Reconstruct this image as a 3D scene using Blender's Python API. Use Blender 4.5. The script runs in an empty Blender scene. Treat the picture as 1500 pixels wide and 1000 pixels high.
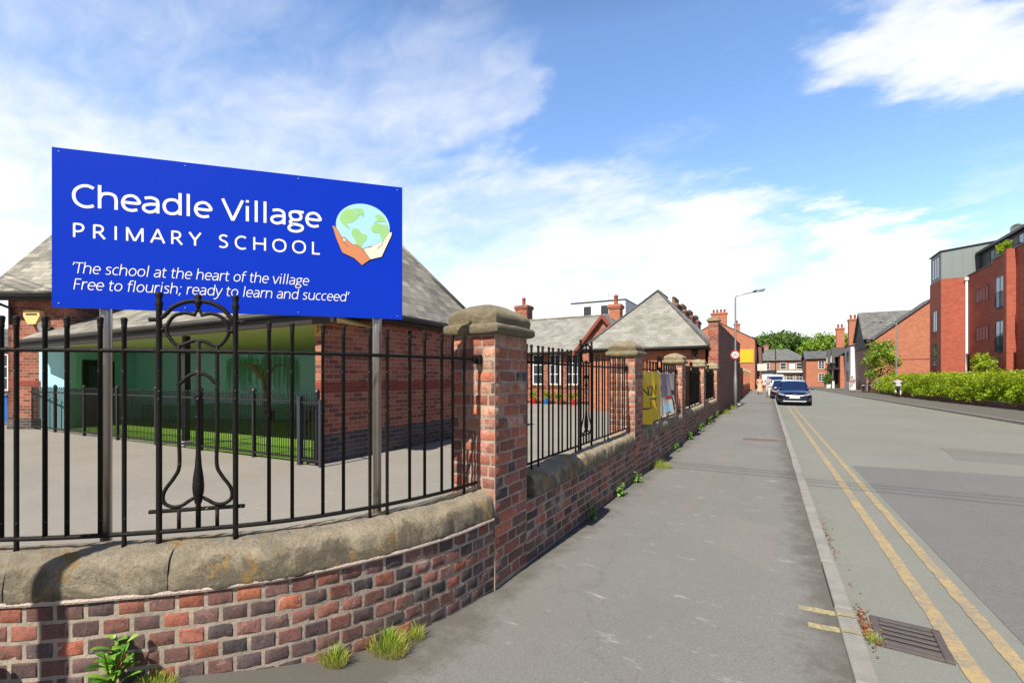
import bpy, bmesh, math, random
import numpy as np
from mathutils import Vector, Matrix, noise
R = math.radians
C = bpy.context.scene.collection
S = bpy.context.scene

# ------------------------------------------------------------------ camera, world, sun, exposure
YAW = R(29.3); CA, SA = math.cos(YAW), math.sin(YAW)
cd = bpy.data.cameras.new('camera'); cam = bpy.data.objects.new('camera', cd); C.objects.link(cam)
cam.location = (0, 0, 1.6); cam.rotation_euler = (R(90), 0, YAW)
cd.lens = 16; cd.sensor_width = 36; cd.shift_y = 52/1500; cd.clip_start = .05; cd.clip_end = 3000
S.camera = cam
EL, AZ = R(47), R(3)
sd = bpy.data.lights.new('sun', 'SUN'); so = bpy.data.objects.new('sun', sd); C.objects.link(so)
sd.energy = 5.0; sd.angle = R(.5); sd.color = (1, .93, .82)
so.rotation_euler = Vector((math.sin(AZ)*math.cos(EL), math.cos(AZ)*math.cos(EL), -math.sin(EL))).to_track_quat('-Z', 'Y').to_euler()
so.location = (-5, -40, 60)
S.view_settings.view_transform = 'Standard'; S.view_settings.look = 'None'
S.view_settings.exposure = .58; S.view_settings.gamma = 1
SKY_STRENGTH = .13
S.cycles.max_bounces = 6; S.cycles.transparent_max_bounces = 8

def cw(xr, d, z=0):                     # metres right of / ahead of the viewpoint -> world
    return Vector((xr*CA-d*SA, xr*SA+d*CA, z))
def gp(px, py, z=0):                    # ground point seen at a photo pixel
    d = (1.6-z)*666.7/(py-552); return cw((px-750)/666.7*d, d, z)

# ------------------------------------------------------------------ node helpers
def N(t, typ, ins=None, **at):
    n = t.nodes.new(typ)
    for k, v in at.items(): setattr(n, k, v)
    for k, v in (ins or {}).items():
        s = n.inputs[k]
        if isinstance(v, bpy.types.NodeSocket): t.links.new(v, s)
        else: s.default_value = v
    return n
def c4(c): return (c[0], c[1], c[2], 1)
def mixc(t, f, a, b, blend='MIX'):
    n = t.nodes.new('ShaderNodeMix'); n.data_type = 'RGBA'; n.blend_type = blend
    for i, v in ((0, f), (6, a), (7, b)):
        if isinstance(v, bpy.types.NodeSocket): t.links.new(v, n.inputs[i])
        else: n.inputs[i].default_value = v if i == 0 else (c4(v) if len(v) == 3 else v)
    return n.outputs[2]
def math_(t, op, a, b=0., c=None, clamp=False):
    n = t.nodes.new('ShaderNodeMath'); n.operation = op; n.use_clamp = clamp
    for i, v in enumerate((a, b, c)):
        if v is None: continue
        if isinstance(v, bpy.types.NodeSocket): t.links.new(v, n.inputs[i])
        else: n.inputs[i].default_value = v
    return n.outputs[0]
def ramp(t, f, stops, interp='LINEAR'):
    n = t.nodes.new('ShaderNodeValToRGB'); t.links.new(f, n.inputs[0]); r = n.color_ramp; r.interpolation = interp
    while len(r.elements) < len(stops): r.elements.new(.5)
    for e, (p, c) in zip(r.elements, stops): e.position = p; e.color = c4(c) if not isinstance(c, (int, float)) else (c, c, c, 1)
    return n.outputs[0]
def ntex(t, vec, scale, detail=4, rough=.55, dist=0):
    return N(t, 'ShaderNodeTexNoise', {'Vector': vec, 'Scale': scale, 'Detail': detail, 'Roughness': rough, 'Distortion': dist}).outputs[0]
def newmat(name):
    m = bpy.data.materials.new(name); m.use_nodes = True; t = m.node_tree
    return m, t, t.nodes['Principled BSDF']
def bumpn(t, h, strength, dist, p):
    b = N(t, 'ShaderNodeBump', {'Strength': strength, 'Distance': dist, 'Height': h}); t.links.new(b.outputs[0], p.inputs['Normal'])
def setp(t, p, **k):
    for a, v in k.items():
        s = p.inputs[a.replace('_', ' ')]
        if isinstance(v, bpy.types.NodeSocket): t.links.new(v, s)
        else: s.default_value = c4(v) if hasattr(v, '__len__') and len(v) == 3 else v

# ------------------------------------------------------------------ world: physical sky with procedural cloud layer
W = bpy.data.worlds.new('World'); S.world = W; W.use_nodes = True; t = W.node_tree
bg = t.nodes['Background']; bg.inputs[1].default_value = SKY_STRENGTH
sky = N(t, 'ShaderNodeTexSky', sky_type='NISHITA', sun_disc=False, sun_elevation=EL, sun_rotation=R(180)-AZ, air_density=1.2, dust_density=.4, ozone_density=3.0)
co = N(t, 'ShaderNodeTexCoord').outputs['Generated']
nv = N(t, 'ShaderNodeVectorMath', {0: co}, operation='NORMALIZE').outputs[0]
sep = N(t, 'ShaderNodeSeparateXYZ', {0: nv})
zz = math_(t, 'MAXIMUM', sep.outputs[2], 0)
den = math_(t, 'ADD', zz, .22)
cv = N(t, 'ShaderNodeCombineXYZ', {0: math_(t, 'DIVIDE', sep.outputs[0], den), 1: math_(t, 'DIVIDE', sep.outputs[1], den), 2: 3.7}).outputs[0]
stretch = N(t, 'ShaderNodeMapping', {'Vector': cv, 'Rotation': (0, 0, R(35)), 'Scale': (1.0, 1.7, 1)}).outputs[0]
n1 = ntex(t, stretch, 1.6, 9, .56, .5)
n2 = ntex(t, stretch, 6.5, 6, .6, .9)
cl = math_(t, 'ADD', math_(t, 'MULTIPLY', n1, .72), math_(t, 'MULTIPLY', n2, .28))
bias = math_(t, 'MULTIPLY', math_(t, 'SUBTRACT', .40, zz), 1.05)            # more cloud towards the horizon
wv_ = N(t, 'ShaderNodeVectorMath', {0: N(t, 'ShaderNodeTexNoise', {'Vector': stretch, 'Scale': 2.6, 'Detail': 6, 'Roughness': .6}).outputs[1], 1: (.5, .5, .5)}, operation='SUBTRACT').outputs[0]
nw = N(t, 'ShaderNodeVectorMath', {0: N(t, 'ShaderNodeVectorMath', {0: nv, 1: N(t, 'ShaderNodeVectorMath', {0: wv_, 3: .42}, operation='SCALE').outputs[0]}, operation='ADD').outputs[0]}, operation='NORMALIZE').outputs[0]
def spot(az, el, size, amt):
    global bias
    v = (math.sin(R(az))*math.cos(R(el)), math.cos(R(az))*math.cos(R(el)), math.sin(R(el)))
    dp = N(t, 'ShaderNodeVectorMath', {0: nw, 1: v}, operation='DOT_PRODUCT').outputs['Value']
    f = N(t, 'ShaderNodeMapRange', {'Value': dp, 'From Min': math.cos(R(size)), 'From Max': 1, 'To Min': 0, 'To Max': amt}, interpolation_type='SMOOTHSTEP').outputs[0]
    bias = math_(t, 'ADD', bias, f)
# (azimuth clockwise from the street's direction, elevation, size, amount)
for s_ in [
    (-33.6, 34, 11, .16), (-75, 20, 40, .12), (-50, 30, 16, .05), (14.8, 28.5, 9, .36), (10.2, 20.8, 8, -.26), (18, 17, 9, -.26), (8.8, 12.5, 6, .34), (1.2, 19.5, 5.5, -.14), (2.6, 12, 5, -.13), (-22, 27, 6, -.08), (20, 30, 4, .10),
    (-12.6, 31, 13, -.22), (-16, 19, 12, .14), (-5, 15.5, 8, .20), (3, 28, 10, -.18), (-30, 16, 16, .05), (110, 30, 75, -.7), (180, 40, 80, -.7), (-45, 85, 42, -.8)]:  # last three clear cloud from the unseen sky to cut fill light
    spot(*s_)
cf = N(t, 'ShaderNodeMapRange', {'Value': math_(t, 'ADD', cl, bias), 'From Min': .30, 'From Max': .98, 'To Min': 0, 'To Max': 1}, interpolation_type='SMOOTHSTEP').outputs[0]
skyc = mixc(t, 1.0, sky.outputs[0], (1.13, 1.22, 1.36), 'MULTIPLY')
fill_dim = math_(t, 'MAXIMUM', N(t, 'ShaderNodeMapRange', {'Value': zz, 'From Min': .60, 'From Max': .82, 'To Min': 0, 'To Max': 1}).outputs[0],
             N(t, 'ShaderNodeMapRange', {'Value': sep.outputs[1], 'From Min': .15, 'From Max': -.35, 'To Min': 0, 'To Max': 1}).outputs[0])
skyc = mixc(t, fill_dim, skyc, mixc(t, 1.0, skyc, (.34, .26, .24), 'MULTIPLY'))        # sky dimmed overhead and behind the viewpoint to cut fill in shadows
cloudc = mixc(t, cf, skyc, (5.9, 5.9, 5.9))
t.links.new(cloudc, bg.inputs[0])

# ------------------------------------------------------------------ materials
def simple(name, c1, c2=None, scale=3, rough=.7, metal=0, bump=0, bscale=40, speck=None, coat=0):
    m, t, p = newmat(name); o = N(t, 'ShaderNodeTexCoord').outputs['Object']
    c2 = c2 or tuple(x*.8 for x in c1)
    col = mixc(t, ramp(t, ntex(t, o, scale, 6, .6), [(.3, 0.), (.7, 1.)]), c1, c2)
    if speck:
        col = mixc(t, ramp(t, ntex(t, o, speck[1], 2, .5), [(speck[2], 0.), (min(1, speck[2]+.05), 1.)]), col, speck[0])
    setp(t, p, Base_Color=col, Roughness=rough, Metallic=metal, Coat_Weight=coat)
    if bump: bumpn(t, ntex(t, o, bscale, 4, .6), bump, .02, p)
    return m
def brickmat(name, cols, mortar=(.42, .38, .33), bw=.235, bh=.085, ms=.011, bump=.5, stain=.35, rough=.85):
    m, t, p = newmat(name); uv = N(t, 'ShaderNodeTexCoord').outputs['UV']; o = N(t, 'ShaderNodeTexCoord').outputs['Object']
    b = N(t, 'ShaderNodeTexBrick', {'Vector': uv, 'Color1': (0, 0, 0, 1), 'Color2': (1, 1, 1, 1), 'Mortar': (.5, .5, .5, 1), 'Scale': 1, 'Mortar Size': ms/2, 'Mortar Smooth': .2, 'Brick Width': bw, 'Row Height': bh}, offset=.5)
    n = len(cols); col = ramp(t, b.outputs[0], [((i+.5)/n, c) for i, c in enumerate(cols)])
    col = mixc(t, math_(t, 'MULTIPLY', ntex(t, o, 28, 4, .7), .35), col, tuple(x*.5 for x in cols[0]))
    col = mixc(t, ramp(t, ntex(t, o, .7, 5, .6), [(.42, 0.), (.7, stain)]), col, tuple(x*.45 for x in cols[-1]))
    col = mixc(t, b.outputs['Fac'], col, mortar)
    setp(t, p, Base_Color=col, Roughness=rough)
    bumpn(t, math_(t, 'ADD', math_(t, 'SUBTRACT', 1, b.outputs['Fac']), math_(t, 'MULTIPLY', ntex(t, o, 60, 3, .6), .3)), bump, .008, p)
    return m
def slate(name, cols, bw=.3, bh=.2, lichen=None, gap=.5):
    m, t, p = newmat(name); uv = N(t, 'ShaderNodeTexCoord').outputs['UV']; o = N(t, 'ShaderNodeTexCoord').outputs['Object']
    wob = N(t, 'ShaderNodeVectorMath', {0: uv, 1: N(t, 'ShaderNodeVectorMath', {0: N(t, 'ShaderNodeTexNoise', {'Vector': uv, 'Scale': 2.5, 'Detail': 3}).outputs[1], 3: .03}, operation='SCALE').outputs[0]}, operation='ADD').outputs[0]
    b = N(t, 'ShaderNodeTexBrick', {'Vector': wob, 'Color1': (0, 0, 0, 1), 'Color2': (1, 1, 1, 1), 'Mortar': (.5, .5, .5, 1), 'Scale': 1, 'Mortar Size': .006, 'Mortar Smooth': .3, 'Brick Width': bw, 'Row Height': bh}, offset=.5)
    n = len(cols); col = ramp(t, b.outputs[0], [((i+.5)/n, c) for i, c in enumerate(cols)])
    col = mixc(t, ramp(t, ntex(t, o, 1.1, 6, .65), [(.4, 0.), (.68, .55)]), col, tuple(x*.55 for x in cols[0]))
    if lichen: col = mixc(t, ramp(t, ntex(t, o, 2.3, 6, .7), [(.42, 0.), (.55, 1.)]), col, lichen)
    col = mixc(t, math_(t, 'MULTIPLY', b.outputs['Fac'], gap), col, (.05, .05, .05))
    vy = N(t, 'ShaderNodeSeparateXYZ', {0: wob}).outputs[1]
    saw = math_(t, 'SUBTRACT', 1, math_(t, 'FRACT', math_(t, 'DIVIDE', vy, bh)))
    setp(t, p, Base_Color=col, Roughness=.85, Specular_IOR_Level=.2)
    bumpn(t, math_(t, 'ADD', saw, math_(t, 'MULTIPLY', b.outputs[0], .5)), .9, .02, p)
    return m
def attrmat(name, stops, rough=.85, bump=.9, mott=.7, translucent=0, bs=70, stain=None):
    m, t, p = newmat(name); a = N(t, 'ShaderNodeAttribute', attribute_name='tone'); o = N(t, 'ShaderNodeTexCoord').outputs['Object']
    sp = N(t, 'ShaderNodeSeparateColor', {0: a.outputs[0]})
    col = ramp(t, sp.outputs[0], stops)
    if mott:
        sh = ramp(t, math_(t, 'ADD', math_(t, 'MULTIPLY', sp.outputs[0], .55), math_(t, 'MULTIPLY', ntex(t, o, 17, 4, .7, .6), .5)), stops)
        col = mixc(t, ramp(t, ntex(t, o, 26, 5, .75), [(.40, 0.), (.60, .85)]), col, sh)
        col = mixc(t, ramp(t, ntex(t, o, 30, 8, .8), [(.50, 0.), (.66, mott)]), col, (.035, .03, .03))
        col = mixc(t, ramp(t, ntex(t, o, 11, 7, .8), [(.585, 0.), (.68, .5)]), col, (.50, .39, .32))
        col = mixc(t, ramp(t, ntex(t, o, 2.1, 6, .7), [(.58, 0.), (.68, .6)]), col, (.50, .44, .38))
        col = mixc(t, ramp(t, ntex(t, o, 3.3, 7, .75), [(.53, 0.), (.66, .65)]), col, (.045, .04, .04))
        col = mixc(t, ramp(t, ntex(t, o, 95, 2, .5), [(.66, 0.), (.72, .8)]), col, (.025, .02, .02))
    if stain: col = mixc(t, ramp(t, ntex(t, o, stain[1], 5, .7), [(.5, 0.), (.68, .7)]), col, stain[0])
    col = mixc(t, 1.0, col, mixc(t, sp.outputs[1], (.7, .7, .7), (1.25, 1.25, 1.25)), 'MULTIPLY')
    setp(t, p, Base_Color=col, Roughness=rough)
    if bump: bumpn(t, ntex(t, o, bs, 6, .7), bump, .006, p)
    if translucent:
        tr = N(t, 'ShaderNodeBsdfTranslucent', {'Color': col}); mx = N(t, 'ShaderNodeMixShader', {0: translucent, 1: p.outputs[0], 2: tr.outputs[0]})
        t.links.new(mx.outputs[0], t.nodes['Material Output'].inputs[0])
    return m
def asphalt(name, c, spk=.9, patch=.25, big=.35, scuff=.0, ckr=True, tint=(.9, .88, .8), dirt=None):
    m, t, p = newmat(name); o = N(t, 'ShaderNodeTexCoord').outputs['Object']
    fine = ntex(t, o, 170, 3, .7); med = ntex(t, o, 14, 6, .65); lo = ntex(t, o, big, 6, .6)
    v = math_(t, 'ADD', math_(t, 'MULTIPLY', math_(t, 'SUBTRACT', fine, .5), spk), math_(t, 'MULTIPLY', math_(t, 'SUBTRACT', med, .5), patch))
    v = math_(t, 'ADD', v, math_(t, 'MULTIPLY', math_(t, 'SUBTRACT', lo, .5), patch*1.9))
    v = math_(t, 'ADD', v, math_(t, 'MULTIPLY', math_(t, 'SUBTRACT', ntex(t, o, 60, 3, .8), .5), spk*.9))
    sc = math_(t, 'ADD', v, 1)
    col = mixc(t, 1.0, c, N(t, 'ShaderNodeCombineXYZ', {0: sc, 1: sc, 2: sc}).outputs[0], 'MULTIPLY')
    col = mixc(t, ramp(t, ntex(t, o, .9, 5, .6), [(.48, 0.), (.75, .45)]), col, tuple(x*y for x, y in zip(c, tint)))
    if scuff:
        st = N(t, 'ShaderNodeMapping', {'Vector': o, 'Scale': (1.2, 3.2, 1), 'Rotation': (0, 0, R(20))}).outputs[0]
        col = mixc(t, math_(t, 'MULTIPLY', ramp(t, ntex(t, st, 2.2, 8, .72), [(.60, 0.), (.70, 1.)]), scuff), col, (.45, .44, .41))
        vs_ = N(t, 'ShaderNodeTexVoronoi', {'Vector': o, 'Scale': 1.7}); gum = math_(t, 'MULTIPLY', ramp(t, vs_.outputs['Distance'], [(.018, 1.), (.032, 0.)]), ramp(t, N(t, 'ShaderNodeSeparateColor', {0: vs_.outputs['Color']}).outputs[0], [(.5, 0.), (.55, .6)]))
        col = mixc(t, gum, col, tuple(x*.35 for x in c))
    if ckr:
        wv = N(t, 'ShaderNodeVectorMath', {0: o, 1: N(t, 'ShaderNodeTexNoise', {'Vector': o, 'Scale': 1.5, 'Detail': 5}).outputs[1]}, operation='ADD').outputs[0]
        vo = N(t, 'ShaderNodeTexVoronoi', {'Vector': wv, 'Scale': .32}, feature='DISTANCE_TO_EDGE').outputs[0]
        col = mixc(t, ramp(t, vo, [(0., .2), (.0035, 0.)]), col, tuple(x*.3 for x in c))
    if dirt:
        x_ = N(t, 'ShaderNodeSeparateXYZ', {0: o}).outputs[0]
        for x0, sg_ in dirt:
            d_ = math_(t, 'ADD', math_(t, 'MULTIPLY', math_(t, 'SUBTRACT', x_, x0), sg_), math_(t, 'MULTIPLY', math_(t, 'SUBTRACT', ntex(t, o, 3.5, 7, .7), .5), .9))
            col = mixc(t, ramp(t, d_, [(0., .75), (.28, 0.)]), col, (.085, .075, .058))
    setp(t, p, Base_Color=col, Roughness=.9)
    bumpn(t, fine, .5, .004, p)
    return m
M = {}
M['pave'] = asphalt('pavement_asphalt', (.176, .175, .164), spk=1.25, scuff=.7, dirt=[(-1.78, 1), (.40, -1)])
M['pave2'] = asphalt('pavement_patch_asphalt', (.185, .178, .162), scuff=.2, ckr=False)
M['road'] = asphalt('faded_road_asphalt', (.195, .202, .178), patch=.22, big=.25)
M['road2'] = asphalt('dark_road_asphalt', (.150, .150, .146), spk=1.2, patch=.2)
M['road3'] = asphalt('patch_road_asphalt', (.165, .162, .146), spk=1.1, patch=.2)
M['gutter'] = asphalt('gutter_asphalt', (.165, .16, .14), spk=.7, scuff=.2)
M['play'] = asphalt('playground_asphalt', (.245, .227, .197), spk=.8, patch=.24, big=.5, scuff=.35)
M['far'] = asphalt('far_ground', (.2, .2, .17), ckr=False)
M['kerb'] = simple('kerb_concrete', (.31, .30, .27), (.22, .215, .195), 5, .9, bump=.4, bscale=120, speck=((.15, .14, .13), 150, .62))
M['yellow'] = None
def linepaint(name, c, wear):
    m, t, p = newmat(name); o = N(t, 'ShaderNodeTexCoord').outputs['Object']
    f = ramp(t, math_(t, 'ADD', math_(t, 'MULTIPLY', ntex(t, o, 38, 6, .75), .6), math_(t, 'MULTIPLY', ntex(t, o, 5, 5, .7), .4)), [(wear-.06, 0.), (wear+.05, 1.)])
    col = mixc(t, f, c, (.21, .2, .18)); col = mixc(t, math_(t, 'MULTIPLY', ntex(t, o, 3, 5, .6), .5), col, tuple(x*.8 for x in c))
    setp(t, p, Base_Color=col, Roughness=.85); bumpn(t, ntex(t, o, 150, 3, .6), .4, .004, p); return m
M['yellow'] = linepaint('worn_yellow_line', (.42, .31, .14), .495)
M['yellow2'] = linepaint('worn_yellow_mark', (.52, .42, .11), .455)
M['oldbrick'] = attrmat('old_brick', [(0, (.055, .048, .052)), (.3, (.13, .085, .08)), (.5, (.26, .105, .08)), (.7, (.42, .125, .07)), (.85, (.48, .19, .09)), (.95, (.52, .31, .22)), (1, (.58, .42, .33))])
M['mortar'] = simple('lime_mortar', (.43, .36, .285), (.23, .195, .155), 7, .95, bump=.35, bscale=60)
M['palemortar'] = simple('pale_pink_mortar', (.60, .49, .42), (.46, .38, .32), 6, .95, bump=.7, bscale=90)
def stone(name, base, dark, lich):
    m, t, p = newmat(name); o = N(t, 'ShaderNodeTexCoord').outputs['Object']
    col = mixc(t, ramp(t, ntex(t, o, 5.5, 9, .76), [(.38, 0.), (.60, 1.)]), base, tuple(x*.62 for x in base))
    nz = N(t, 'ShaderNodeSeparateXYZ', {0: N(t, 'ShaderNodeNewGeometry').outputs['Normal']}).outputs[2]     # soot clings to the upright faces, rain washes the tops
    soot = math_(t, 'ADD', ntex(t, o, 4.2, 9, .75, .5), math_(t, 'MULTIPLY', math_(t, 'SUBTRACT', .45, nz), .22))
    col = mixc(t, ramp(t, soot, [(.48, 0.), (.60, .85)]), col, dark)
    col = mixc(t, ramp(t, ntex(t, o, 4.5, 8, .75), [(.55, 0.), (.61, .9)]), col, lich)
    col = mixc(t, ramp(t, ntex(t, o, 75, 5, .75), [(.56, 0.), (.68, .7)]), col, (.06, .055, .045))
    col = mixc(t, ramp(t, ntex(t, o, 42, 2, .5), [(.70, 0.), (.74, .7)]), col, (.6, .58, .5))
    setp(t, p, Base_Color=col, Roughness=.92); bumpn(t, math_(t, 'ADD', math_(t, 'MULTIPLY', ntex(t, o, 48, 8, .85), 1.3), math_(t, 'MULTIPLY', ntex(t, o, 13, 6, .75), 1.2)), 1.0, .05, p); return m
M['stone'] = stone('weathered_sandstone', (.74, .63, .45), (.22, .19, .13), (.62, .38, .12))
M['capstone'] = stone('cap_sandstone', (.58, .49, .31), (.30, .25, .155), (.50, .38, .17))
M['iron'] = simple('black_painted_iron', (.006, .0055, .005), (.012, .009, .007), 12, .55, bump=.35, bscale=130, speck=((.35, .32, .28), 60, .71))
M['iron'].node_tree.nodes['Principled BSDF'].inputs['Specular IOR Level'].default_value = .22
M['iron2'] = simple('black_fence_paint', (.012, .013, .014), rough=.5)
M['steel'] = simple('brushed_steel', (.50, .47, .43), (.38, .35, .31), 2, .32, .9)
M['signblue'] = simple('gloss_blue_panel', (.004, .037, .51), (.004, .036, .49), .7, .3)
M['signblue'].node_tree.nodes['Principled BSDF'].inputs['Specular IOR Level'].default_value = .15
M['white'] = simple('white_paint', (.8, .8, .79), (.72, .72, .7), 4, .5)
M['lettering'] = simple('white_vinyl', (.86, .87, .9), (.84, .85, .88), 3, .5)
M['ltblue'] = simple('pale_blue_vinyl', (.42, .74, .86), (.38, .70, .84), 6, .5)
M['ltgreen'] = simple('green_vinyl', (.36, .66, .20), (.30, .60, .25), 25, .5)
M['brown'] = simple('brown_vinyl', (.66, .25, .11), (.62, .23, .10), 6, .5)
M['cream'] = simple('cream_vinyl', (.88, .78, .62), (.86, .76, .6), 6, .5)
M['ink'] = simple('dark_ink', (.02, .02, .03), rough=.6)
M['redbrick'] = brickmat('red_school_brick', [(.16, .05, .035), (.28, .075, .04), (.34, .10, .055), (.40, .15, .09)], bh=.092, mortar=(.36, .28, .22))
M['plinth'] = brickmat('blue_plinth_brick', [(.05, .045, .05), (.08, .07, .075), (.12, .09, .085)], bh=.092, mortar=(.2, .18, .16))
M['bandbrick'] = brickmat('dark_red_band', [(.20, .03, .022), (.24, .04, .028), (.27, .05, .03)], mortar=(.2, .08, .06))
M['tallbrick'] = brickmat('weathered_wall_brick', [(.11, .05, .045), (.19, .065, .05), (.26, .085, .06), (.30, .12, .085)], mortar=(.27, .22, .19))
M['orangebrick'] = brickmat('orange_brick', [(.40, .12, .06), (.46, .15, .075), (.50, .18, .09)], mortar=(.42, .27, .19), stain=.2)
M['newbrick'] = brickmat('modern_red_brick', [(.33, .06, .035), (.39, .075, .04), (.43, .095, .05)], mortar=(.40, .20, .14), stain=.15)
M['endbrick'] = brickmat('pale_red_brick', [(.30, .13, .09), (.36, .17, .12), (.38, .2, .15)], mortar=(.42, .33, .28), stain=.2)
M['slate'] = slate('grey_green_slate', [(.20, .19, .165), (.26, .25, .21), (.31, .295, .245), (.38, .36, .30)])
M['slate2'] = slate('pale_slate', [(.245, .24, .21), (.285, .285, .255), (.33, .325, .29)], gap=.45)
M['darkslate'] = slate('dark_slate', [(.10, .10, .105), (.13, .13, .135), (.16, .16, .165)])
M['midslate'] = slate('mid_grey_slate', [(.13, .135, .13), (.16, .165, .158), (.20, .20, .19)])
M['lichen'] = slate('lichen_slate', [(.27, .20, .12), (.30, .21, .11), (.33, .23, .12)], lichen=(.38, .22, .08))
M['dark'] = simple('dark_timber', (.02, .018, .017), rough=.6)
M['barge'] = simple('red_barge_board', (.24, .045, .03), rough=.6)
M['soffit'] = simple('olive_cream_soffit', (.62, .58, .30), (.58, .54, .28), 1, .7)
M['blue'] = None
def mural():
    m, t, p = newmat('painted_blue_brick'); uv = N(t, 'ShaderNodeTexCoord').outputs['UV']; o = N(t, 'ShaderNodeTexCoord').outputs['Object']
    b = N(t, 'ShaderNodeTexBrick', {'Vector': uv, 'Scale': 1, 'Mortar Size': .006, 'Brick Width': .235, 'Row Height': .085})
    col = mixc(t, ramp(t, ntex(t, o, .8, 3, .5), [(.35, 0.), (.7, 1.)]), (.42, .80, .92), (.36, .76, .82))
    setp(t, p, Base_Color=col, Roughness=.6); bumpn(t, math_(t, 'SUBTRACT', 1, b.outputs['Fac']), .4, .006, p); return m
M['blue'] = mural()
M['turf'] = simple('artificial_turf', (.17, .33, .03), (.13, .28, .025), 30, .95, bump=.8, bscale=300)
M['muralgreen'] = simple('mural_green_paint', (.16, .48, .30), (.12, .40, .22), 9, .7)
M['muralbrown'] = simple('mural_brown_paint', (.30, .24, .15), (.34, .27, .17), 9, .7)
M['glass'] = simple('window_glass', (.03, .04, .05), (.05, .06, .07), 1, .06)
M['skyglass'] = simple('reflective_glass', (.10, .16, .24), (.16, .22, .30), .6, .04, .5)
M['frame'] = simple('dark_window_frame', (.03, .033, .037), rough=.5)
M['zinc'] = None
def zinc():
    m, t, p = newmat('standing_seam_zinc'); o = N(t, 'ShaderNodeTexCoord').outputs['Object']; uv = N(t, 'ShaderNodeTexCoord').outputs['UV']
    col = mixc(t, ntex(t, o, .8, 3, .5), (.20, .235, .235), (.235, .265, .26))
    setp(t, p, Base_Color=col, Roughness=.55, Metallic=.25); return m
M['zinc'] = zinc()
M['darkzinc'] = simple('dark_zinc', (.035, .042, .055), (.045, .052, .065), 1, .45, .3)
M['render'] = simple('white_render', (.74, .74, .74), (.66, .66, .66), 3, .85)
M['carpaint'] = simple('navy_car_paint', (.006, .012, .04), (.006, .012, .045), 1, .2, .35, coat=1)
M['carpaint2'] = simple('black_car_paint', (.01, .013, .022), rough=.2, coat=1)
M['carwhite'] = simple('white_car_paint', (.75, .76, .78), rough=.3, coat=1)
M['carglass'] = simple('car_glass', (.012, .03, .10), (.015, .035, .11), 1, .05, .3)
M['tyre'] = simple('tyre_rubber', (.015, .015, .015), rough=.8)
M['alloy'] = simple('alloy', (.35, .35, .36), rough=.3, metal=.9)
M['lamp'] = simple('headlamp_glass', (.6, .63, .66), (.4, .43, .46), 20, .1, .4)
M['chrome'] = simple('chrome', (.7, .7, .7), rough=.15, metal=1)
M['plate'] = simple('number_plate', (.75, .75, .72), rough=.4)
M['galv'] = simple('galvanised_steel', (.33, .34, .34), (.26, .27, .27), 5, .45, .5)
M['red'] = simple('red_paint', (.55, .02, .02), rough=.5)
M['panelyellow'] = simple('yellow_panel', (.85, .42, .01), (.80, .39, .01), 1, .5)
M['pot'] = simple('terracotta_pot', (.33, .10, .055), (.24, .075, .045), 6, .85)
M['buffpot'] = simple('buff_chimney_pot', (.25, .17, .11), (.17, .12, .08), 6, .85)
M['skin'] = simple('skin', (.50, .29, .20), (.46, .26, .18), 9, .6)
M['hair'] = simple('dark_hair', (.03, .02, .015), rough=.6)
M['peach'] = simple('peach_cloth', (.72, .40, .26), (.65, .35, .22), 8, .9)
M['greycloth'] = simple('grey_cloth', (.38, .38, .43), (.32, .32, .37), 8, .9)
M['palecloth'] = simple('pale_cloth', (.62, .58, .52), (.55, .52, .46), 8, .9)
M['navycloth'] = simple('navy_cloth', (.04, .045, .08), rough=.9)
M['mauve'] = simple('mauve_cloth', (.30, .24, .28), (.25, .2, .24), 8, .9)
M['castiron'] = simple('rusty_cast_iron', (.10, .09, .095), (.14, .11, .10), 14, .75, .3, bump=.5, bscale=80)
M['rustcover'] = simple('rusty_cover', (.18, .10, .075), (.13, .09, .07), 14, .8, bump=.5, bscale=80)
M['deepdark'] = simple('drain_shade', (.008, .008, .008), rough=.9)
M['deadleaf'] = attrmat('dead_leaf', [(0, (.12, .04, .015)), (.5, (.25, .09, .03)), (1, (.38, .17, .06))], bump=0, mott=0)
M['leafdark'] = attrmat('tree_leaf', [(0, (.05, .11, .012)), (.5, (.10, .20, .022)), (1, (.17, .28, .035))], rough=.6, bump=0, mott=0, translucent=.35)
M['leaflight'] = attrmat('bright_leaf', [(0, (.13, .23, .015)), (.5, (.21, .34, .022)), (1, (.30, .44, .04))], rough=.6, bump=0, mott=0, translucent=.35)
M['leafhedge'] = attrmat('hedge_leaf', [(0, (.20, .30, .012)), (.5, (.36, .48, .018)), (1, (.50, .62, .03))], rough=.5, bump=0, mott=0, translucent=.5)
M['leafvar'] = attrmat('variegated_leaf', [(0, (.18, .26, .03)), (.5, (.36, .42, .08)), (1, (.6, .58, .22))], rough=.5, bump=0, mott=0, translucent=.35)
M['weed'] = attrmat('weed_leaf', [(0, (.08, .24, .02)), (.5, (.15, .37, .03)), (1, (.27, .48, .06))], rough=.5, bump=0, mott=0, translucent=.3)
M['dry'] = attrmat('dry_grass', [(0, (.16, .32, .02)), (.45, (.34, .44, .05)), (.7, (.55, .48, .13)), (1, (.5, .30, .12))], rough=.7, bump=0, mott=0, translucent=.3)
M['bark'] = simple('bark', (.08, .06, .045), (.05, .04, .03), 9, .9, bump=.6)
M['alarm'] = simple('pale_yellow_plastic', (.80, .58, .22), (.74, .53, .2), 3, .5)
M['banneryellow'] = simple('yellow_banner', (.78, .55, .01), (.72, .50, .01), 2, .45)
M['bluebin'] = simple('blue_plastic', (.02, .15, .5), rough=.5)
M['tan'] = simple('tan_plaque', (.62, .33, .08), rough=.6)
M['clay'] = simple('tan_render', (.5, .4, .3), rough=.8)

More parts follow.
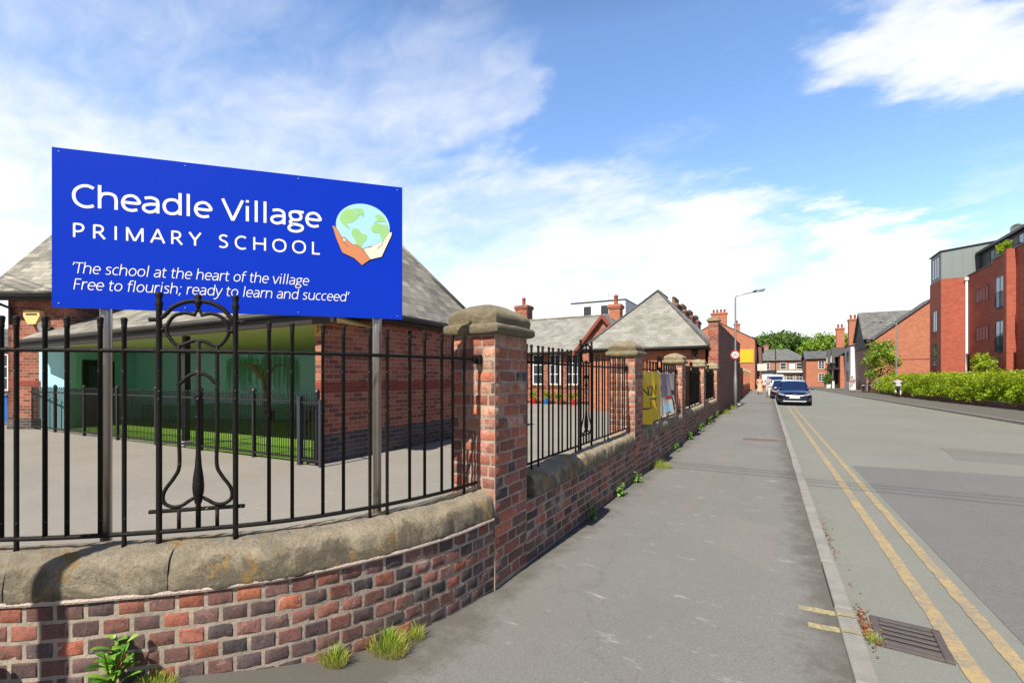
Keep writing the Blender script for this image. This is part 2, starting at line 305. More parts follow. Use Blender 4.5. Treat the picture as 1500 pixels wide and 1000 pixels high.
# ------------------------------------------------------------------ mesh builder
def wm(o):
    m = o.matrix_basis.copy()
    while o.parent: o = o.parent; m = o.matrix_basis @ m
    return m
class MB:
    def __init__(s): s.v = []; s.f = []; s.mi = []; s.tone = {}; s.cur = 0
    def add(s, vs, fs, tone=None):
        b = len(s.v); s.v += [tuple(p) for p in vs]
        for f in fs:
            if tone: s.tone[len(s.f)] = tone
            s.f.append(tuple(b+i for i in f)); s.mi.append(s.cur)
    def box(s, x0, x1, y0, y1, z0, z1, m=None, tone=None):
        vs = [Vector((x, y, z)) for z in (z0, z1) for x, y in ((x0, y0), (x1, y0), (x1, y1), (x0, y1))]
        if m: vs = [m @ v for v in vs]
        s.add(vs, [(0, 3, 2, 1), (4, 5, 6, 7), (0, 1, 5, 4), (1, 2, 6, 5), (2, 3, 7, 6), (3, 0, 4, 7)], tone); return s
    def bbox(s, x0, x1, y0, y1, z0, z1, b=.01, m=None):   # box with bevelled edges
        bm = bmesh.new(); bmesh.ops.create_cube(bm, size=1)
        for v in bm.verts: v.co = Vector(((x0+x1)/2+v.co.x*(x1-x0), (y0+y1)/2+v.co.y*(y1-y0), (z0+z1)/2+v.co.z*(z1-z0)))
        bmesh.ops.bevel(bm, geom=bm.edges[:], offset=b, segments=2, affect='EDGES', profile=.5)
        bm.verts.index_update(); vs = [v.co.copy() for v in bm.verts]
        if m: vs = [m @ v for v in vs]
        s.add(vs, [[v.index for v in f.verts] for f in bm.faces]); bm.free(); return s
    def poly(s, vs, tone=None): s.add(vs, [tuple(range(len(vs)))], tone); return s
    def prism(s, pts, z0, z1):
        n = len(pts); a = sum(pts[i][0]*pts[(i+1) % n][1]-pts[(i+1) % n][0]*pts[i][1] for i in range(n))
        if a < 0: pts = pts[::-1]
        vs = [(x, y, z0) for x, y in pts]+[(x, y, z1) for x, y in pts]
        s.add(vs, [tuple(range(n))[::-1], tuple(range(n, 2*n))]+[(i, (i+1) % n, n+(i+1) % n, n+i) for i in range(n)]); return s
    def xprism(s, pts, m, h):      # outline in a plane given by matrix m, extruded by h along its z
        k = len(s.v); s.prism(pts, 0, h)
        s.v[k:] = [tuple(m @ Vector(p)) for p in s.v[k:]]; return s
    def tube(s, pts, r, n=8, closed=False, caps=True):
        pts = [Vector(p) for p in pts]; L = len(pts); rs = r if hasattr(r, '__len__') else [r]*L
        up = None; vs = []
        for i, p in enumerate(pts):
            a = pts[(i-1) % L] if (closed or i > 0) else p; b = pts[(i+1) % L] if (closed or i < L-1) else p
            tn = (b-a).normalized()
            if up is None: up = Vector((0, 0, 1)) if abs(tn.z) < .9 else Vector((1, 0, 0))
            x = tn.cross(up).normalized(); up = x.cross(tn).normalized()
            for k in range(n):
                q = 2*math.pi*k/n; vs.append(p+(x*math.cos(q)+up*math.sin(q))*rs[i])
        fs = [(i*n+k, i*n+(k+1) % n, ((i+1) % L)*n+(k+1) % n, ((i+1) % L)*n+k) for i in range(L if closed else L-1) for k in range(n)]
        if caps and not closed: fs += [tuple(range(n))[::-1], tuple(range((L-1)*n, L*n))]
        s.add(vs, fs); return s
    def lathe(s, prof, c=(0, 0, 0), n=12, ax='z', cap=True):
        vs = []
        for r, h in prof:
            for k in range(n):
                q = 2*math.pi*k/n; a, b = r*math.cos(q), r*math.sin(q)
                p = (a, b, h) if ax == 'z' else ((h, a, b) if ax == 'x' else (b, h, a))
                vs.append((p[0]+c[0], p[1]+c[1], p[2]+c[2]))
        L = len(prof)
        fs = [(i*n+k, i*n+(k+1) % n, (i+1)*n+(k+1) % n, (i+1)*n+k) for i in range(L-1) for k in range(n)]
        if cap: fs += [tuple(range(n))[::-1], tuple(range((L-1)*n, L*n))]
        s.add(vs, fs); return s
    def build(s, name, mats, parent=None, smooth=False, world=False, angle=None):
        me = bpy.data.meshes.new(name); me.from_pydata(s.v, [], s.f)
        mats = mats if isinstance(mats, (list, tuple)) else [mats]
        for m in mats: me.materials.append(m)
        me.polygons.foreach_set('material_index', s.mi)
        if smooth: me.polygons.foreach_set('use_smooth', [True]*len(s.f))
        me.update()
        nl = len(me.loops); uvs = np.zeros((nl, 2), np.float32); vv = [Vector(p) for p in s.v]
        tn = np.ones((nl, 4), np.float32) if s.tone else None
        for p in me.polygons:
            n = p.normal
            if abs(n.z) > .98: a, b = Vector((1, 0, 0)), Vector((0, 1, 0))
            else: a = Vector((-n.y, n.x, 0)).normalized(); b = n.cross(a)
            for li in p.loop_indices:
                q = vv[me.loops[li].vertex_index]; uvs[li] = (q.dot(a), q.dot(b))
            if s.tone:
                tt = s.tone.get(p.index, (.5, .5))
                for li in p.loop_indices: tn[li, 0], tn[li, 1] = tt
        me.uv_layers.new(name='UVMap').data.foreach_set('uv', uvs.ravel())
        if s.tone: me.attributes.new('tone', 'FLOAT_COLOR', 'CORNER').data.foreach_set('color', tn.ravel())
        o = bpy.data.objects.new(name, me); C.objects.link(o)
        if parent:
            o.parent = parent
            if world: me.transform(wm(parent).inverted())
        if angle is not None:
            me.polygons.foreach_set('use_smooth', [True]*len(s.f)); me.set_sharp_from_angle(angle=angle)
        return o
def tag(o, label=None, cat=None, group=None, kind=None):
    if label: o['label'] = label
    if cat: o['category'] = cat
    if group: o['group'] = group
    if kind: o['kind'] = kind
    return o
def thing(name, label, cat, loc=(0, 0, 0), rz=0, group=None):
    o = bpy.data.objects.new(name, None); C.objects.link(o); o.empty_display_size = .2
    o.location = loc; o.rotation_euler = (0, 0, rz); return tag(o, label, cat, group)
def struct(name, mb, m, **k): return tag(mb.build(name, m, **k), kind='structure')
def dup(o, parent=None):
    c = o.copy(); C.objects.link(c); c.parent = parent
    for ch in o.children: dup(ch, c)
    return c
def sheet(pts, z, th=.0):
    mb = MB(); mb.prism(pts, z-(th or .3), z); return mb
def curve_line(xs, ys):
    return lambda y: float(np.interp(y, ys, xs))

# ------------------------------------------------------------------ the setting: ground, road, pavements, playground
struct('ground', sheet([(-900, -400), (900, -400), (900, 1500), (-900, 1500)], -.16), M['far'])
KY = [-30, 0, 23, 44.4, 52, 76.7, 96]; KX = [8.3, 8.2, 7.9, 6.85, 6.6, 5.7, 5.2]; rk = curve_line(KX, KY)
struct('road', sheet([(.5, -30)]+[(x, y) for x, y in zip(KX, KY)]+[(.5, 96)], -.1, .05), M['road'])
struct('road_resurfacing', sheet([(1.42, -30), (8.0, -30), (7.98, 11.2), (3, 11.0), (1.42, 10.8)], -.096, .003), M['road2'])
struct('road_patch', sheet([(3.35, 12.6), (4.4, 12.42), (5.4, 12.3), (5.46, 13.3), (5.5, 14.2), (4.5, 14.38), (3.6, 14.6), (3.5, 13.5)], -.096, .003), M['road3'])
def wobbly(x0, x1, y0, y1, z, step, seed, amp):
    mb = MB(); rng = random.Random(seed); n = int((y1-y0)/step); L = []
    for i in range(n+1):
        y = y0+i*step; a = noise.noise((y*4.3, seed, 0))*amp
        L.append((x0+a+rng.uniform(-.004, .004), x1+a*.6+rng.uniform(-.004, .004), y))
    vs = [(p[0], p[2], z) for p in L]+[(p[1], p[2], z) for p in L]
    mb.add(vs, [(i, n+1+i, n+2+i, i+1) for i in range(n)]); return mb
struct('inner_yellow_line', wobbly(.985, 1.085, -12, 30.5, -.0945, .05, 1, .007), M['yellow'])
struct('outer_yellow_line', wobbly(1.245, 1.335, -12, 30.5, -.0945, .05, 2, .007), M['yellow'])
struct('far_yellow_line', sheet([(rk(y)-.35, y) for y in (14, 23, 44)]+[(rk(y)-.25, y) for y in (44, 23, 14)], -.094, .003), M['yellow'])
struct('pavement', sheet([(-9, -30), (.4, -30), (.4, 96), (-1.6, 96), (-1.77, 20), (-1.77, 2.95), (-2.0, 2.0), (-2.26, 1.5), (-2.6, 1.12), (-3.1, .71), (-3.8, .3), (-4.6, 0), (-9, -.9)], 0, .1), M['pave'])
struct('pavement_patch', sheet([(-.36, 4.55), (-.2, 4.48), (-.1, 4.40), (.02, 4.35), (.06, 4.8), (.07, 5.2), (.12, 5.6), (-.1, 5.63), (-.25, 5.72), (-.42, 5.75), (-.37, 5.3), (-.40, 4.95)], .0015, .001), M['pave2'])
struct('pavement_trench', sheet([(-.95, 5.8), (-.80, 5.8), (-.55, 30), (-.72, 30)], .0012, .001), M['pave2'])
mb = MB(); y = -8.0; rng = random.Random(5)
while y < 60:
    mb.bbox(.405+rng.uniform(-.004, .004), .512+rng.uniform(-.004, .004), y, y+.900, -.25, .006+rng.uniform(-.003, .004), .012); y += .914
struct('kerb', mb, M['kerb'])
mb = MB(); rng = random.Random(12)
for x0, x1, ya, yb, z in ((.19, .40, 3.705, 3.775, .0022), (.41, .508, 3.715, 3.785, .0135), (.23, .40, 3.475, 3.54, .0022), (.41, .508, 3.49, 3.545, .0135)):
    n = 14; L = [(x0+(x1-x0)*i/n, ya+(i/n)*.012+rng.uniform(-.007, .007), yb+(i/n)*.012+rng.uniform(-.007, .007)) for i in range(n+1)]
    mb.add([(p[0], p[1], z) for p in L]+[(p[0], p[2], z) for p in L], [(i, i+1, n+2+i, n+1+i) for i in range(n)])
struct('kerb_marks', mb, M['yellow2'])
RB = [(10.9, -30), (10.9, 26), (10.7, 30.5), (9.9, 43.3), (9.5, 62), (9.4, 100)]
struct('far_pavement', sheet([(x+.12, y) for x, y in zip(KX, KY)]+[(30, 96), (30, -30)], 0.0, .1), M['pave'])
mb = MB(); yy = np.arange(-20, 90, .92)
for a, b in zip(yy[:-1], yy[1:]):
    x0, x1 = rk(a), rk(b-.01)
    mb.prism([(x0, a), (x0+.12, a), (x1+.12, b-.01), (x1, b-.01)], -.25, .008)
struct('far_kerb', mb, M['kerb'])
struct('playground', sheet([(-60, -12), (-9, -12), (-9, -.55), (-4.6, .2), (-3.8, .5), (-3.2, .9), (-2.7, 1.32), (-2.35, 1.7), (-2.1, 2.2), (-2.0, 2.9), (-1.98, 40), (-60, 40)], -.003, .1), M['play'])
struct('junction_road', sheet([(-40, 96.01), (60, 96.01), (60, 110), (-40, 110)], -.1, .05), M['road'])

# ------------------------------------------------------------------ brickwork laid brick by brick
def brickwork(mb, pos, s0, s1, z0, nc, h=.0875, bl=.125, seed=0, prot=.005, bias=0., mort=.0092, pattern=None, low=0.):
    """pos(s)->(point, outward normal). Fronts of bricks with worn rounded edges on a recessed mortar skin."""
    rng = random.Random(seed); U = [-1, -.86, -.3, .3, .86, 1]; Vv = [-1, -.78, 0, .78, 1]
    for c in range(nc):
        s = s0 - (bl/2 if c % 2 else 0); k = c
        while s < s1-.01:
            L = bl if not pattern else pattern[(k+c) % len(pattern)]; k += 1
            a, b = max(s, s0)+mort/2, min(s+L, s1)-mort/2; s += L
            if b-a < .025: continue
            zc = z0+c*h; cz0, cz1 = zc+mort/2, zc+h-mort/2
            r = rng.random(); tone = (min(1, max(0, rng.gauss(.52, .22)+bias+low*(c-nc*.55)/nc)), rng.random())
            jr = rng.uniform(-.003, .003); rot = rng.uniform(-.0016, .0016); vs = []
            for v in Vv:
                for u in U:
                    ss = (a+b)/2+(b-a)/2*u; p, n = pos(ss)
                    e = max(abs(u), abs(v)); dpt = -.004 if e == 1 else prot*(1-.3*(e > .75))+jr*.7
                    z = (cz0+cz1)/2+(cz1-cz0)/2*v
                    q = noise.noise((ss*23, z*23, seed))*.0035-max(0, noise.noise((ss*31, z*31, seed+4))-.25)*.012*(e > .7); w = noise.noise((ss*37, z*37, seed+9))*.0045+rot*u
                    vs.append((p.x+n.x*(dpt+q), p.y+n.y*(dpt+q), z+w))
            nu = len(U); mb.cur = 0
            mb.add(vs, [(j*nu+i, j*nu+i+1, (j+1)*nu+i+1, (j+1)*nu+i) for j in range(len(Vv)-1) for i in range(nu-1)], tone)
def skin(mb, pos, s0, s1, z0, z1, step=.1, thick=.22):
    """mortar core behind the bricks"""
    mb.cur = 1; n = max(1, int((s1-s0)/step)); vs = []
    for i in range(n+1):
        p, nn = pos(s0+(s1-s0)*i/n)
        for off, z in ((0, z0), (0, z1), (-thick, z1), (-thick, z0)): vs.append((p.x+nn.x*off, p.y+nn.y*off, z))
    fs = [(4*i+k, 4*i+4+k, 4*i+4+(k+1) % 4, 4*i+(k+1) % 4) for i in range(n) for k in range(4)]
    fs += [(0, 1, 2, 3), (4*n+3, 4*n+2, 4*n+1, 4*n)]
    mb.add(vs, fs, (.5, .5)); mb.cur = 0
# the curved corner wall
Q = [Vector(p) for p in [(-6.4, -.38), (-5.5, -.25), (-4.6, 0), (-3.8, .30), (-3.13, .69), (-2.62, 1.11), (-2.27, 1.49), (-2.02, 1.95), (-1.86, 2.45), (-1.80, 2.95)]]
P = [2*Q[0]-Q[1]]+Q+[2*Q[-1]-Q[-2]]; fine = []
for i in range(1, len(P)-2):
    for k in range(40):
        u = k/40; fine.append(.5*((2*P[i])+(P[i+1]-P[i-1])*u+(2*P[i-1]-5*P[i]+4*P[i+1]-P[i+2])*u*u+(3*P[i]-P[i-1]-3*P[i+1]+P[i+2])*u**3))
fine.append(P[-2]); cum = [0]
for a, b in zip(fine[:-1], fine[1:]): cum.append(cum[-1]+(b-a).length)
FX, FY = [p.x for p in fine], [p.y for p in fine]
def cpos(s, off=0):
    x, y = np.interp(s, cum, FX), np.interp(s, cum, FY); e = .04
    dx, dy = np.interp(s+e, cum, FX)-np.interp(s-e, cum, FX), np.interp(s+e, cum, FY)-np.interp(s-e, cum, FY)
    l = math.hypot(dx, dy); n = Vector((dy/l, -dx/l, 0)); return Vector((x, y, 0))+n*off, n
def straight(x, y, dx, dy, nx, ny):
    def f(s, off=0): return Vector((x+dx*s, y+dy*s, 0))+Vector((nx, ny, 0))*off, Vector((nx, ny, 0))
    return f
BT = .527                                            # top of the brick courses
COP = [(-.26, .50), (-.26, .70), (-.245, .728), (-.21, .738), (-.16, .742), (-.11, .742), (-.07, .736), (-.035, .724), (-.009, .704), (.006, .676), (.013, .64), (.016, .60), (.016, .56), (.015, .536), (.011, .532), (-.05, .532)]
def coping(parent, pos, s0, s1, seed, name='coping_stone', dz=0, sag=.0):
    mb = MB(); n = max(3, int((s1-s0)/.018)); vs = []; k = len(COP)
    for i in range(n+1):
        s = s0+(s1-s0)*i/n; e = min(s-s0, s1-s); rd = .006*max(0, 1-e/.03)
        for j, (o, z) in enumerate(COP):
            p, nn = pos(s, o)
            big = noise.noise((s*2.3, o*4+seed, z*4))*.009+noise.noise((s*9, o*9+seed, z*9))*.007+noise.noise((s*30, o*30, z*30+seed))*.005-max(0, noise.noise((s*17, o*17, z*17+seed))-.3)*.02
            cx, cz = -.1, .63; dn = Vector((o-cx, z-cz)); dn = dn/dn.length if dn.length else dn
            vs.append(p+nn*dn.x*(big-rd)+Vector((0, 0, z+dz+dn.y*(big-rd))))
    fs = [(i*k+j, (i+1)*k+j, (i+1)*k+(j+1) % k, i*k+(j+1) % k) for i in range(n) for j in range(k)]
    fs += [tuple(range(k)), tuple(range(n*k, (n+1)*k))[::-1]]
    mb.add(vs, fs); return mb.build(name, M['stone'], parent, world=True, angle=R(55))
def rise(s, off):                                    # the footway swells gently against the corner wall
    u = min(1, max(0, (5.35-s)/1.2)); v = max(0, 1-off/1.1); return .105*u*u*(3-2*u)*v*v*(3-2*v)*1.0
mb = MB(); ns, no = 60, 16; vs = []
for i in range(ns+1):
    s = 1.2+4.15*i/ns
    for j in range(no+1):
        o = -.03+1.13*j/no; p, n = cpos(s, o); vs.append((p.x, p.y, .0025*(j < no)-.002*(j == no)+rise(s, max(0, o))+.004*noise.noise((s*6, o*6, 2))*(j < no-1)*(rise(s, max(0, o)) > .01)))
mb.add(vs, [(i*(no+1)+j, i*(no+1)+j+1, (i+1)*(no+1)+j+1, (i+1)*(no+1)+j) for i in range(ns) for j in range(no)])
mb.f = [f[::-1] for f in mb.f]
struct('pavement_rise', mb, M['pave'], smooth=True)
cw_ = thing('curved_wall', 'low curved brick wall under the school sign, rounding the corner to the first pillar', 'wall', (-3.13, .69, 0))
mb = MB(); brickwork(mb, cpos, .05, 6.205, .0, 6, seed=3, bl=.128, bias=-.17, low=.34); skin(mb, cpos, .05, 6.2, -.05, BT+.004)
mb.build('brickwork', [M['oldbrick'], M['mortar']], cw_, world=True, angle=R(38))
js = [.05, 1.25, 2.35, 3.49, 4.175, 5.30, 6.19]
for i, (a, b) in enumerate(zip(js[:-1], js[1:])): coping(cw_, cpos, a+.0015, b-.0015, i*3.1)
mb = MB(); vs = []                                   # mortar bed and fillet under the coping
for i in range(150):
    s = .05+6.12*i/149
    for o, z in ((.004, BT-.010), (.016, BT-.004), (.0205, .533), (.0165, .545), (-.03, .546)): p, n = cpos(s, o+noise.noise((s*14, z*9, 0))*.004); vs.append((p.x, p.y, z))
mb.add(vs, [(5*i+k, 5*i+5+k, 5*i+6+k, 5*i+1+k) for i in range(149) for k in range(4)])
mb.build('mortar_bed', M['palemortar'], cw_, world=True)
PW, PL = .40, .52                                    # pillar plan
PY = [2.93, 7.08, 11.55, 15.85, 20.2]
mb = MB()
f = straight(-1.80, PY[0]+PL, 0, 1, 1, 0); LW = PY[4]-PY[0]-PL
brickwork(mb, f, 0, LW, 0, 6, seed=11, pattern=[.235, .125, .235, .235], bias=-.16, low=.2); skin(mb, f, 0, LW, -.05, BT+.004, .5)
sw = thing('street_wall', 'long low brick wall with rounded stone coping between the pillars along the pavement', 'wall', (-1.8, 3.45, 0))
mb.build('brickwork', [M['oldbrick'], M['mortar']], sw, world=True, angle=R(38))
fs_ = straight(-1.80, 0, 0, 1, 1, 0)
for i in range(4):
    a, b = PY[i]+PL+.02, PY[i+1]-.01; n = 3
    if i == 0: a += .14
    for k in range(n): coping(sw, fs_, a+(b-a)*k/n+.004, a+(b-a)*(k+1)/n-.004, 20+i*4+k)

# brick pillars
def pillar():
    t_ = thing('brick_pillar', 'x', 'pillar', (0, 0, 0), 0, 'brick pillars of the street wall')
    mb = MB(); H = .0905; nc = 21
    faces = [((0, 0), (1, 0), (0, -1), PW), ((PW, 0), (0, 1), (1, 0), PL), ((PW, PL), (-1, 0), (0, 1), PW), ((0, PL), (0, -1), (-1, 0), PL)]
    for k, (o, d, n, L) in enumerate(faces):
        f = straight(o[0], o[1], d[0], d[1], n[0], n[1])
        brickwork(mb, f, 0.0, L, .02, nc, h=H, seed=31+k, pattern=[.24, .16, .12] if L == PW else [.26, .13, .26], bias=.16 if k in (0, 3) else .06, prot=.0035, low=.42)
    mb.cur = 1; mb.box(.002, PW-.002, .002, PL-.002, -.05, 1.925, tone=(.5, .5))
    mb.build('shaft', [M['oldbrick'], M['mortar']], t_, angle=R(38))
    mb = MB(); rings = [(.0, 1.925), (.045, 1.93), (.058, 1.945), (.06, 1.985), (.052, 2.0), (.03, 2.008), (.028, 2.02), (.034, 2.05), (.026, 2.085), (.005, 2.11), (-.04, 2.135), (-.10, 2.165), (-.13, 2.178), (-.17, 2.182)]
    vs = []; cx, cy = PW/2, PL/2; nn = 24
    for o, z in rings:
        hx, hy = cx+o, cy+o
        for k in range(nn):
            side, u = divmod(k, nn//4); u = u/(nn//4)*2-1
            x, y = [(u, -1), (1, u), (-u, 1), (-1, -u)][side]
            r = .965 if u == -1 else 1
            p = Vector((cx+hx*x*r, cy+hy*y*r, z)); q = noise.noise(p*9)*.005+noise.noise(p*27)*.003
            vs.append((p.x+q*x, p.y+q*y, p.z+q))
    mb.add(vs, [(i*nn+k, i*nn+(k+1) % nn, (i+1)*nn+(k+1) % nn, (i+1)*nn+k) for i in range(len(rings)-1) for k in range(nn)]+[tuple(range(nn))[::-1], tuple(range((len(rings)-1)*nn, len(rings)*nn))])
    mb.build('cap', M['capstone'], t_, angle=R(40)); return t_
p0 = pillar()
PLAB = ['large brick pillar with stone cap nearest the school sign, ending the curved wall', 'brick pillar with stone cap just before the yellow banner', 'brick pillar with stone cap just beyond the white and grey banner',
        'brick pillar with stone cap, last but one before the tall brick wall', 'brick pillar with stone cap standing against the tall brick wall']
for i, yv in enumerate(PY):
    o = p0 if i == 0 else dup(p0); o.location = (-1.79-PW, yv, 0); o['label'] = PLAB[i]

# ------------------------------------------------------------------ railings
BR = .0102; ZB, ZT, ZR0, ZR1 = .735, 1.90, .80, 1.735
barm = MB().lathe([(BR*1.15, 0), (BR, .02), (BR, ZT-ZB-.055), (BR*1.25, ZT-ZB-.05), (BR*1.1, ZT-ZB-.04), (BR*1.35, ZT-ZB-.012), (BR*1.45, ZT-ZB-.004), (BR*.9, ZT-ZB+.003)], n=10).build('bar', M['iron'], None, smooth=True)
postm = MB().lathe([(BR*1.4, 0), (BR*1.32, .02), (BR*1.32, 1.22), (BR*1.7, 1.235), (BR*1.7, 1.25), (BR*1.25, 1.262), (BR*1.6, 1.285), (BR*1.75, 1.297), (BR*1.0, 1.304)], n=10).build('panel_post', M['iron'], None, smooth=True)
shortm = MB().lathe([(BR, ZR0-ZB), (BR, ZT-ZB-.055), (BR*1.25, ZT-ZB-.05), (BR*1.1, ZT-ZB-.04), (BR*1.35, ZT-ZB-.012), (BR*1.45, ZT-ZB-.004), (BR*.9, ZT-ZB+.003)], n=10).build('bar', M['iron'], None, smooth=True)
C.objects.unlink(barm); C.objects.unlink(postm); C.objects.unlink(shortm)
def inst(src, name, parent, p):
    o = bpy.data.objects.new(name, src.data); C.objects.link(o); o.parent = parent; o.location = wm(parent).inverted() @ Vector(p); return o
def smoothpts(pts, n=6):
    pts = [Vector(p) for p in pts]; P = [2*pts[0]-pts[1]]+pts+[2*pts[-1]-pts[-2]]; out = []
    for i in range(1, len(P)-2):
        for k in range(n):
            u = k/n; out.append(.5*((2*P[i])+(P[i+1]-P[i-1])*u+(2*P[i-1]-5*P[i]+4*P[i+1]-P[i+2])*u*u+(3*P[i]-P[i-1]-3*P[i+1]+P[i+2])*u**3))
    return out+[pts[-1]]
def ornament(parent, at, w):
    """scrollwork between two panel posts; at(u, z) -> world point, u across the panel, w half width"""
    k = w/.18
    def T(pts, r, name, n=8, sm=True):
        pp = smoothpts([(u*k, z, 0) for u, z in pts]) if sm else [Vector((u*k, z, 0)) for u, z in pts]
        return MB().tube([at(p.x, p.y) for p in pp], r, n).build(name, M['iron'], parent, world=True, smooth=True)
    T([(-.225, 1.895), (-.185, 1.90), (-.155, 1.92), (-.115, 1.965), (-.06, 1.992), (0, 2.0), (.06, 1.992), (.115, 1.965), (.155, 1.92), (.185, 1.90), (.225, 1.895)], .0115, 'top_arch')
    T([(-.012, 1.925), (-.055, 1.935), (-.08, 1.932), (-.115, 1.915), (-.142, 1.87), (-.145, 1.83), (-.12, 1.785), (-.095, 1.765), (-.07, 1.768), (-.03, 1.787), (0, 1.79), (.03, 1.787), (.07, 1.768), (.095, 1.765), (.12, 1.785), (.145, 1.83), (.142, 1.87), (.115, 1.915), (.08, 1.932), (.055, 1.935), (.012, 1.925)], .0095, 'scroll_ring')
    T([(-.02, 1.925), (-.006, 1.95), (0, 1.965)], .008, 'scroll_tip'); T([(.02, 1.925), (.006, 1.95), (0, 1.965)], .008, 'scroll_tip')
    mb = MB(); c = at(0, 0)
    mb.lathe([(.008, 1.95), (.01, 1.97), (.018, 1.985), (.018, 2.005), (.012, 2.012), (.019, 2.022), (.010, 2.034)], (c.x, c.y, 0), 10)
    mb.build('finial', M['iron'], parent, world=True, smooth=True)
    for sgn in (-1, 1):
        p = at(sgn*.161*k, 1.845); MB().lathe([(.006, -.012), (.012, -.006), (.012, .006), (.006, .012)], (p.x, p.y, p.z), 8).build('stud', M['iron'], parent, world=True, smooth=True)
        T([(sgn*.09, 1.765), (sgn*.09, 1.60), (sgn*.09, 1.3), (sgn*.088, 1.14), (sgn*.11, 1.08), (sgn*.15, 1.02), (sgn*.163, .98), (sgn*.155, .945), (sgn*.12, .925), (sgn*.08, .928), (sgn*.045, .95), (sgn*.018, .965), (0, .955)], .0095, 'side_scroll')
        T([(sgn*.09, .905), (sgn*.09, .80)], .0095, 'stub', sm=False)
    T([(-.10, 1.56), (-.075, 1.575), (-.045, 1.605), (0, 1.622), (.045, 1.605), (.075, 1.575), (.10, 1.56)], .0095, 'lower_arch')
    T([(-.225, .905), (.225, .905)], .011, 'sill_bar', sm=False)
    mb.__init__(); mb.lathe([(.012, .80), (.012, .93), (.018, .945), (.017, .965), (.024, .985), (.027, 1.02), (.024, 1.07), (.016, 1.13), (.0115, 1.2), (.0115, 1.47), (.018, 1.485), (.020, 1.50), (.018, 1.515), (.0115, 1.53), (.0115, 1.79)], (c.x, c.y, 0), 12)
    mb.build('spindle', M['iron'], parent, world=True, smooth=True)
# railing on the curved wall
fr = thing('iron_railing', 'black iron railing with scrolled panel on the curved wall, in front of the blue sign', 'railing', tuple(cpos(4.26, -.12)[0]+Vector((0, 0, ZB))), 0, 'black iron railings on the wall')
bars = [.35+i*.141+(.012 if i % 2 else -.012) for i in range(21)]+[3.358, 3.428, 3.561, 3.662, 3.813, 3.921, 4.613, 4.736, 4.906, 5.026, 5.191, 5.307, 5.472, 5.593, 5.746, 5.859, 5.988]
full = {3.428, 3.921, 5.191, 5.307, 5.988}
for s in bars:
    p = cpos(s, -.12)[0]; inst(barm if s in full or (s < 3.3 and round(s*100) % 5 == 0) else shortm, 'bar', fr, (p.x, p.y, ZB))
for s in (4.079, 4.442): p = cpos(s, -.12)[0]; inst(postm, 'panel_post', fr, (p.x, p.y, ZB))
for z, r in ((ZR0, .0125), (ZR1, .011)): MB().tube([tuple(cpos(.2+5.93*i/80, -.12)[0]+Vector((0, 0, z))) for i in range(81)], r, 8).build('rail', M['iron'], fr, world=True, smooth=True)
ornament(fr, lambda u, z: cpos(4.26+u, -.122)[0]+Vector((0, 0, z)), .1815)
p = cpos(6.10, -.12)[0]; MB().bbox(p.x-.03, p.x+.03, 2.885, 2.925, ZR1-.035, ZR1+.035, .006).tube([(p.x, 2.84, ZR1), (p.x, 2.90, ZR1)], .02).build('wall_bracket', M['iron'], fr, world=True)
# straight railings along the street
RLAB = ['black iron railing with scrolled panel between the two nearest pillars on the pavement side', 'black iron railing behind the yellow and white banners', 'dark iron railing in the bay just beyond the banners', 'dark iron railing in the last bay before the tall brick wall']
for i in range(4):
    a, b = PY[i]+PL+.03, PY[i+1]-.03; x = -1.92; mid = (a+b)/2
    g = thing('iron_railing', RLAB[i], 'railing', (x, mid, ZB), 0, 'black iron railings on the wall')
    nb = 28; ys = [a+.08+(b-a-.16)*k/nb+(.012 if k % 2 else -.012) for k in range(nb+1)]
    for k, y in enumerate(ys):
        if abs(y-mid) < .2: continue
        inst(barm if k % 9 in (2, 3) else shortm, 'bar', g, (x, y, ZB))
    for s in (-.19, .19): inst(postm, 'panel_post', g, (x, mid+s, ZB))
    for z, r in ((ZR0, .0125), (ZR1, .011)): MB().tube([(x, a, z), (x, b, z)], r).build('rail', M['iron'], g, world=True, smooth=True)
    ornament(g, (lambda mm: lambda u, z: Vector((x, mm+u, z)))(mid), .19)
    for yb in (a-.005, b+.005): MB().bbox(x-.03, x+.03, yb-.02, yb+.02, ZR1-.03, ZR1+.03, .005).build('wall_bracket', M['iron'], g, world=True)

# ------------------------------------------------------------------ the school sign
SL = Vector((-3.262, .897, 0)); SRt = Vector((-2.022, 2.18, 0)); ux = (SRt-SL).normalized(); SW, SH = 1.784, .836; un = Vector((ux.y, -ux.x, 0)); SZ = 1.966
sg = thing('school_sign', 'large blue sign board with white lettering and globe emblem on two steel poles', 'sign', tuple((SL+SRt)/2-un*.05), math.atan2(ux.y, ux.x))
SM = Matrix(((1, 0, 0, -SW/2), (0, 0, -1, -.05), (0, 1, 0, SZ), (0, 0, 0, 1)))    # sign u,v,w -> local (w points out of the face)
mb = MB(); mb.xprism([(0, 0), (SW, 0), (SW, SH), (0, SH)], SM @ Matrix.Translation((0, 0, -.012)), .012); mb.build('panel', M['signblue'], sg)
for u in (.213, 1.63):
    MB().lathe([(.0265, -.05), (.0265, SZ+SH-.08), (.018, SZ+SH-.07)], (u-SW/2, -.005, 0), 16).build('pole', M['steel'], sg, smooth=True)
mb = MB()
for u in (.03, .6, 1.18, SW-.03):
    for v in (.02, SH-.02): mb.lathe([(.0035, 0), (.0035, .002), (.001, .003)], (0, 0, 0), 6); k = 18; mb.v[-18:] = [tuple(SM @ Vector((p[0]+u, p[1]+v, p[2]))) for p in mb.v[-18:]]
mb.build('screws', M['galv'], sg)
